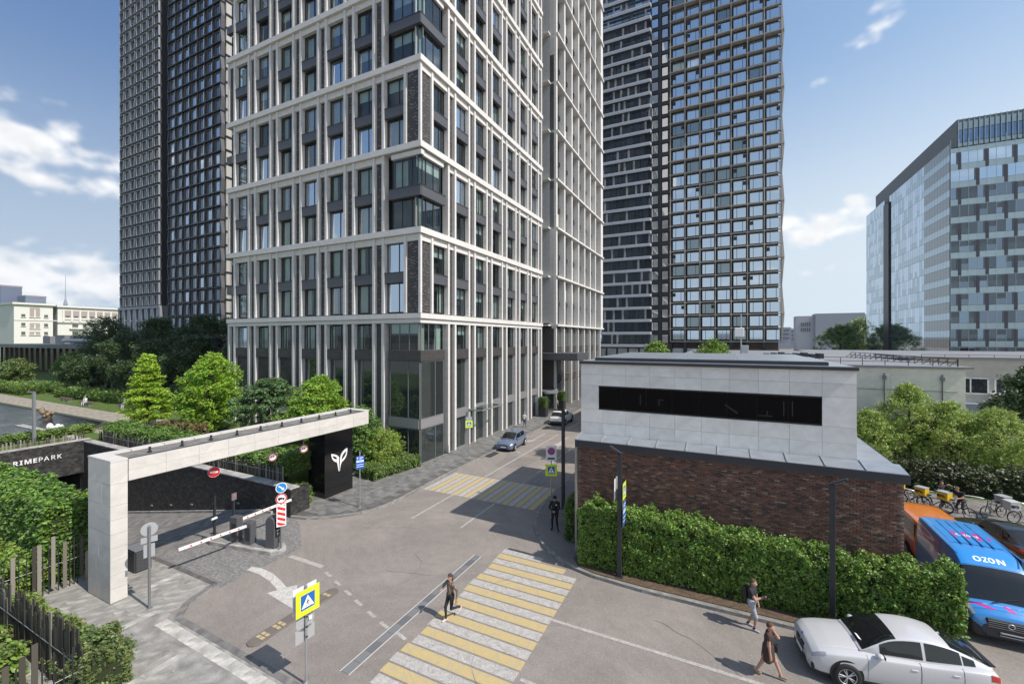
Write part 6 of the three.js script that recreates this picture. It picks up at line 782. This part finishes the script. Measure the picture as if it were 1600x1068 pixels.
const Farrow = Fround((x) => { ring(x, '#f2f2f0', '#1f7fc4'); x.fillStyle = '#1f7fc4'; x.beginPath(); x.arc(64, 64, 57, 0, 7); x.fill(); x.strokeStyle = '#fff'; x.lineWidth = 13; x.beginPath(); x.moveTo(34, 38); x.lineTo(84, 82); x.stroke(); x.fillStyle = '#fff'; x.beginPath(); x.moveTo(98, 98); x.lineTo(62, 90); x.lineTo(90, 62); x.fill(); }), Ftruck = Fround((x) => { ring(x, '#c4202c', '#f2f2f0'); x.fillStyle = '#1b1b1b'; x.fillRect(26, 48, 48, 28); x.fillRect(76, 56, 24, 20); x.beginPath(); x.arc(42, 80, 8, 0, 7); x.arc(86, 80, 8, 0, 7); x.fill(); }), Fstop = Fround((x) => { ring(x, '#c4202c', '#2a62ac'); x.strokeStyle = '#c4202c'; x.lineWidth = 11; x.beginPath(); x.moveTo(28, 28); x.lineTo(100, 100); x.moveTo(100, 28); x.lineTo(28, 100); x.stroke(); });
const Fstripe = face(128, 256, (x, w, h) => { x.fillStyle = '#f0efec'; x.fillRect(0, 0, w, h); x.fillStyle = '#cf2b2b'; for (let i = -1; i < 5; i++) { x.beginPath(); x.moveTo(10, i * 62 + 10); x.lineTo(118, i * 62 + 50); x.lineTo(118, i * 62 + 84); x.lineTo(10, i * 62 + 44); x.fill(); } x.strokeStyle = '#f0efec'; x.lineWidth = 18; x.strokeRect(0, 0, w, h); });
const Fpark = face(128, 200, (x, w, h) => { x.fillStyle = '#1c58b0'; x.fillRect(0, 0, w, h); x.fillStyle = '#eef0f2'; x.fillRect(10, 66, 108, 30); x.fillRect(10, 128, 108, 8); x.fillRect(10, 160, 108, 8); x.font = 'bold 44px sans-serif'; x.fillText('P', 14, 48); x.fillRect(56, 20, 56, 10); x.fillRect(56, 40, 40, 8); x.fillStyle = '#1c58b0'; x.fillRect(20, 76, 84, 8); });
const pole = (t, h, r = .035, m = Mm.steel) => { const p = part(t, 'post', new THREE.CylinderGeometry(r, r, h, 12), m, [0, h / 2, 0]); part(p, 'post_cap', new THREE.CylinderGeometry(r * .7, r * 1.05, .03, 12), m, [0, h / 2 + .012, 0]); part(t, 'foot_plate', new THREE.CylinderGeometry(r * 2.2, r * 2.4, .02, 12), m, [0, .012, 0]); return p; };
// boards whose printed side looks along +x of the thing
function board(t, w, h, y, m, o = {}) { const b = part(t, o.name ?? 'sign_board', o.round ? new THREE.CylinderGeometry(w / 2, w / 2, .012, 28) : box(.012, h, w), o.back ?? Mm.signGrey, [o.x ?? .05, y, o.z ?? 0]); if (o.round) b.rotation.z = Math.PI / 2; if (m) { const g = o.round ? new THREE.CircleGeometry(w / 2, 28) : new THREE.PlaneGeometry(w, h); if (o.round) { g.rotateX(-Math.PI / 2); g.rotateY(-Math.PI / 2); part(b, 'sign_face', g, m, [0, (o.back2 ? -1 : -1) * .009, 0]).rotation.set(Math.PI, 0, 0); } else { g.rotateY(Math.PI / 2); part(b, 'sign_face', g, m, [.009, 0, 0]); } } part(b, 'bracket', box(.05, .03, .1), Mm.steel, o.round ? [0, .03, 0] : [-.03, 0, 0]); return b; }
{ const t = thing('crossing_sign', 'lime bordered pedestrian crossing sign on the nearest grey post', 'sign', [-11.32, .04, -8.89], -.1); pole(t, 2.95); board(t, .76, .76, 2.5, Fcross, { x: .08 }); board(t, .76, .76, 2.54, null, { x: -.07, back: Mm.signWhite }); board(t, .6, .6, 1.86, null, { round: true, x: -.06 }); board(t, .62, .42, 1.46, null, { x: -.06 }); part(t, 'clamp', new GB().box(.12, .05, .06, -.02, 2.0, 0).box(.12, .05, .06, -.02, 1.7, 0).box(.12, .05, .06, -.02, 1.4, 0).build(), Mm.black); part(t, 'sticker', box(.004, .12, .1), Mm.white, [.0, 1.9, -.14]); }
{ const t = thing('sign_post', 'grey sign post showing blank sign backs beside the portal pillar', 'sign', [-19.83, .05, -8.66], -.35); pole(t, 3.15, .045, Mm.greyPlastic); board(t, .52, .5, 3.02, null, { round: true, x: -.06 }); board(t, .5, .22, 2.62, null, { x: -.06 }); board(t, .34, .5, 2.2, null, { x: -.06 }); }
{ const t = thing('parking_sign', 'blue parking notice on a thin steel post in front of the black pillar', 'sign', [-20.0, .115, -19.47], -.5); pole(t, 3.35, .035); board(t, .5, .78, 2.75, Fpark); }
{ const t = thing('island_sign', 'post with blue arrow disc, no truck disc and red striped plate', 'sign', [-19.42, 0, -13.85], -.45); pole(t, 3.3, .04, Mm.greyPlastic); board(t, .5, .5, 3.15, Farrow, { round: true }); board(t, .5, .5, 2.62, Ftruck, { round: true }); board(t, .42, 1.05, 1.8, Fstripe); part(t, 'door_stop', box(.05, .5, .05), Mm.greyPlastic, [.1, .25, .1]); }
for (const [z, m, l, d] of [[-12.3, Fno, 'red no entry disc hanging under the portal beam', .5], [-15.3, Flim('2,8'), 'round height limit sign hanging under the portal beam', .46], [-17.25, Flim('10'), 'round ten speed limit sign hanging under the portal beam', .46]]) { const t = thing('hanging_sign', l, 'sign', [-22.2, 3.96, z], -.4); part(t, 'hanger', box(.05, .72, .05), Mm.greyPlastic, [0, .36, 0]); board(t, d, d, 0, m, { round: true }); }
{ const t = thing('crossing_sign', 'lime crossing sign on the far pavement in front of the tower', 'sign', [-20.0, .115, -32.0], -.9); pole(t, 3.5); board(t, .62, .62, 2.85, Fcross); board(t, .5, .4, 3.3, null); }
{ const t = thing('crossing_sign', 'lime crossing sign with a no stopping disc above it behind the guard', 'sign', [-8.95, .115, -23.2], -1.15); pole(t, 4.0); board(t, .68, .68, 2.75, Fcross); board(t, .6, .85, 3.72, null, { back: Mm.signWhite }); board(t, .44, .44, 3.84, Fstop, { round: true, x: .07 }); part(t, 'arrow_plate', box(.01, .1, .4), Mm.black, [.06, 3.42, 0]); }
function lamp(label, p, h, turn, o = {}) { const t = thing('street_lamp', label, 'lamp', p, turn); part(t, 'post', box(.17, h, .17), o.m ?? Mm.anthracite, [0, h / 2, 0]); const a = part(t, 'lamp_head', new GB().box(o.arm ?? .55, .07, .17, -(o.arm ?? .55) / 2 + .085, 0, 0, 0, 0, o.tilt ?? -.5).build(), o.m ?? Mm.anthracite, [0, h + (o.up ?? .1), 0]); part(a, 'diffuser', box((o.arm ?? .55) * .7, .01, .13), Mm.signWhite, [-(o.arm ?? .55) / 2 + .085, -.045, 0]).rotation.z = o.tilt ?? -.5; part(t, 'base_plate', box(.3, .03, .3), Mm.anthracite, [0, .02, 0]); return t; }
{ const t = lamp('dark square lamp post with side signs rising from the hedge', [-4.07, .14, -18.72], 5.35, 0, { m: Mm.anthracite }); board(t, .62, .7, 3.75, Fcross, { x: .2 }); board(t, .55, 1.0, 2.8, Fpark, { x: .2 }); board(t, .6, .9, 3.8, null, { x: -.16, back: Mm.signWhite }); }
lamp('dark square lamp post before the hedge near the white car', [3.45, .14, -18.86], 5.1, 2.9);
lamp('tall slim lamp post with a long arm behind the guard', [-8.79, .115, -24.8], 5.95, 0, { arm: .95, tilt: 0, up: 0 });
lamp('grey lamp post above the lettered wall by the pond', [-52.3, 1.6, -14.7], 4.3, .3, { m: mat(.2, .21, .22, .5), arm: .7, tilt: 0, up: 0 });
for (const [x, z, l] of [[-21.55, -53.0, 'square planter with a clipped green block near the tower end'], [-21.5, -59.9, 'square planter with a clipped green block beside the red jacket']]) { const t = thing('planter', l, 'planter', [x, .115, z]); part(t, 'pot', box(1.0, 1.2, 1.0), Mm.anthracite, [0, .6, 0]); part(t, 'pot_rim', box(1.06, .06, 1.06), Mm.metalDark, [0, 1.2, 0]); const pts = [], r = rng(x * 10 | 0); for (let i = 0; i < 900; i++) { const f = r() * 5 | 0, a = (r() - .5) * .9, b = r() * 1.3; pts.push(f === 4 ? [a, 2.5, (r() - .5) * .9] : f < 2 ? [(f ? .46 : -.46), 1.22 + b, a] : [a, 1.22 + b, f === 2 ? .46 : -.46]); } leaves(t, 'foliage', pts, 's', [.07, .115, .025], .5, 5); part(t, 'dark_core', box(.8, 1.25, .8), mat(.022, .032, .010, 1), [0, 1.82, 0]); }  // solid dark box inside the clipped block, coloured as shade behind the leaves
{ const t = thing('bollard', 'short black bollard beside the low bush past the guard', 'bollard', [-7.9, .115, -26.0]); part(t, 'post', new THREE.CylinderGeometry(.05, .05, .95, 12), Mm.black, [0, .47, 0]); part(t, 'base', new THREE.CylinderGeometry(.09, .1, .03, 12), Mm.black, [0, .015, 0]); }
tree('street tree behind the pavilion shading the road', [-8.0, .1, -36.2], 7.2, 4.6, { seed: 140, col: mid, clumps: 90, per: 30, cr: .15, size: 'm' });
{ // kerb ramp plates under the parked cars' noses
  for (const [z, l] of [[-34.6, 'dark kerb ramp plate in front of the blue hatchback'], [-47.6, 'dark kerb ramp plate behind the white off-road car']]) solo('kerb_ramp', extr([[0, 0], [.5, 0], [0, .1]], 1.6), Mm.metalDark, l, 'kerb ramp', [-18.9, .005, z]);
}
// ---------------------------------------------------------------- pond and park
{
  const P = [[-96, -21.5], [-58, -21.6], [-55.2, -19.4], [-54.6, -13], [-57, -6], [-96, -6]];
  const Tw = texture(512, 6, (u, v) => { const n = tile(u, v, 18, 4, 4), m = tile(u, v, 50, 9, 2); return grey(.5 + n * .5 + m * .2); }, false);
  struct('pond_water', poly(P, 1.63), new THREE.MeshPhysicalMaterial({ color: lin(.010, .012, .011), roughness: .05, ior: 1.33, bumpMap: Tw, bumpScale: .02, side: THREE.DoubleSide }));
  kerb('pond_edge', [...P, P[0]], .08, .35, Mm.darkPanel, 1.5).position.y = 1.6;
  const pm = mapped(Tconc, .9, { color: lin(.86, .78, .66) }); struct('park_path', poly([[-120, -22.2], [-58, -22.1], [-50, -22.6], [-50, -25.4], [-66, -25.0], [-120, -25.6]], 1.606), pm); struct('park_path', poly([[-49.9, -20.6], [-54.6, -19.6], [-54.2, -18.6], [-49.9, -19.4]], 1.606), pm); struct('park_path', poly([[-130, -33.5], [-50, -31.5], [-50, -33], [-130, -35.4]], 1.606), mapped(Tconc, .9, { color: lin(.55, .55, .55) }));
  for (const [x, z, l] of [[-76, -26.2, 'park bench with the person in white'], [-68, -27.2, 'park bench with the person in pale blue'], [-83.5, -26.6, 'empty park bench along the pond path']]) { const b = thing('park_bench', l, 'bench', [x, 1.6, z], .05); for (let i = 0; i < 4; i++) part(b, 'seat_slat', box(3.2, .05, .11), Mm.wood, [0, .45, -.2 + i * .13]); for (const s of [-1.2, 0, 1.2]) part(b, 'leg', box(.1, .43, .45), Mm.conc, [s, .215, 0]); }
  for (const [x, z, l] of [[-66.5, -19.6, 'small bronze sculpture standing in the pond'], [-57.8, -17.6, 'white fountain splash near the pond corner']]) { const t = thing(x < -60 ? 'pond_sculpture' : 'fountain_jet', l, x < -60 ? 'sculpture' : 'fountain', [x, 1.62, z]), r = rng(3); const g = new GB(); for (let i = 0; i < 14; i++) g.sph(.1 + r() * .16, (r() - .5) * .9, .1 + r() * (x < -60 ? 1.0 : .35), (r() - .5) * .9, 1, 1.2, 1, 8); part(t, x < -60 ? 'figure' : 'splash', g.build(), x < -60 ? Mm.bronze : Mm.white); part(t, 'base', new THREE.CylinderGeometry(.5, .55, .12, 12), Mm.darkPanel, [0, .03, 0]); }
  const b = thing('notice_board', 'white notice board at the near pond edge', 'board', [-58.2, 1.6, -13.6], .6); part(b, 'panel', box(.08, .9, 1.5), Mm.white, [0, 1.0, 0]); part(b, 'frame', new GB().box(.1, .05, 1.6, 0, 1.47, 0).box(.1, .05, 1.6, 0, .53, 0).build(), Mm.steel); for (const s of [-.7, .7]) part(b, 'leg', box(.06, .6, .06), Mm.steel, [0, .3, s]);
}
// ---------------------------------------------------------------- bicycle parking
{
  struct('bicycle_bay', slab([[8.2, -38.2], [40, -36.6], [40, -32.2], [9.5, -33.2]], .1, .1), mapped(Tconc, .9, { color: lin(.5, .48, .47) })); kerb('kerb', [[8.2, -38.2], [9.5, -33.2], [40, -32.2]]); struct('grass_strip', poly([[6, -38.3], [40, -36.7], [40, -41], [6, -41]], .05), Mm.grass);
  function bike(label, p, turn, boxM, crate) {
    const t = thing('delivery_bicycle', label, 'bicycle', p, turn, 'bicycles in the parking bay');
    for (const x of [-.52, .52]) { const w = part(t, 'wheel', new THREE.TorusGeometry(.31, .028, 8, 28), Mm.rubber, [x, .335, 0]); const g = new GB(); for (let i = 0; i < 10; i++) { const a = i * .628; g.bar([0, 0, 0], [Math.cos(a) * .3, Math.sin(a) * .3, 0], .004, .004, 4); } part(w, 'spokes', g.geo(new THREE.TorusGeometry(.285, .012, 6, 24)).build(), Mm.steel); }
    part(t, 'frame', new GB().bar([-.52, .335, 0], [-.1, .32, 0], .02).bar([-.1, .32, 0], [.36, .72, 0], .026).bar([-.1, .32, 0], [-.24, .78, 0], .022).bar([-.24, .7, 0], [.36, .78, 0], .022).bar([-.52, .335, 0], [-.22, .68, 0], .016).bar([.52, .335, 0], [.34, .92, 0], .022).build(), Mm.anthracite); part(t, 'saddle', new GB().sph(.1, -.26, .86, 0, 1.3, .45, .8, 10).build(), Mm.black); part(t, 'handlebar', new GB().bar([.3, 1.0, -.28], [.36, 1.04, 0], .014).bar([.36, 1.04, 0], [.3, 1.0, .28], .014).bar([.34, .92, 0], [.36, 1.04, 0], .016).build(), Mm.black); part(t, 'crank', new GB().cyl(.08, .08, .03, -.1, .32, .04, 12, Math.PI / 2).box(.16, .02, .02, -.02, .28, .08).build(), Mm.steel);
    if (boxM) { const b = part(t, 'delivery_box', new RoundedBoxGeometry(.52, .46, .5, 2, .04), boxM, [-.62, .98, 0]); part(b, 'box_print', new GB().geo(new THREE.TorusGeometry(.13, .022, 6, 16, 3.3), 0, -.06, .256).geo(new THREE.TorusGeometry(.07, .018, 6, 14, 3.3), 0, -.06, .257).box(.12, .14, .01, -.17, .02, .255).build(), Mm.black); part(b, 'box_lid', box(.54, .05, .52), crate ?? boxM, [0, .23, 0]); part(t, 'rack', new GB().bar([-.78, .72, .1], [-.28, .72, .1], .012).bar([-.78, .72, -.1], [-.28, .72, -.1], .012).bar([-.7, .72, .1], [-.52, .34, .05], .012).bar([-.7, .72, -.1], [-.52, .34, -.05], .012).build(), Mm.black); }
    return t;
  }
  const yel = mat(.62, .38, .015, .5), gr = mat(.3, .31, .31, .6);
  bike('bicycle with a yellow delivery box nearest the brick pavilion', [10.4, .1, -34.9], -.5, yel); bike('bicycle with a grey lidded yellow box, second from the pavilion', [11.3, .1, -34.4], -.7, yel, gr); bike('bicycle with a yellow box next to the bending person', [12.15, .1, -33.9], -.8, yel, gr); bike('bicycle with a grey delivery box by the steel hoop', [13.9, .1, -34.6], -2.6, gr); bike('bicycle with a pale crate at the right picture edge', [15.0, .1, -34.2], .3, mat(.42, .44, .42, .6));
  bike('dark bicycle without a box leaning by the first hoop', [10.9, .1, -35.6], -1.0);
  for (const [x, l] of [[10.0, 'steel bicycle hoop nearest the pavilion'], [11.4, 'steel bicycle hoop behind the yellow boxes'], [13.3, 'tall steel bicycle hoop right of the bending person'], [14.9, 'steel bicycle hoop at the picture edge']]) { const t = thing('bike_hoop', l, 'bike rack', [x, .1, -35.4]); part(t, 'hoop', new GB().tube([[-.75, 0, 0], [-.75, .62, 0], [-.62, .8, 0], [.5, .8, 0], [.75, .66, .0], [.85, 0, 0]], .032, 8, 40).build(), Mm.aluminium); for (const s of [-.75, .85]) part(t, 'foot', new THREE.CylinderGeometry(.07, .07, .02, 12), Mm.aluminium, [s, .01, 0]); }
  line([[6.6, -25.2], [6.72, -25.2], [6.72, -21], [6.6, -21]]); for (let i = 0; i < 4; i++) line([[10.2 + i * 2.6, -31.8], [10.32 + i * 2.6, -31.8], [10.1 + i * 2.6, -27], [9.98 + i * 2.6, -27]]);
}
scene.fog = new THREE.FogExp2(new THREE.Color(0.62, 0.72, 0.82), 0.00006); // thin summer haze
renderer.render(scene, camera);
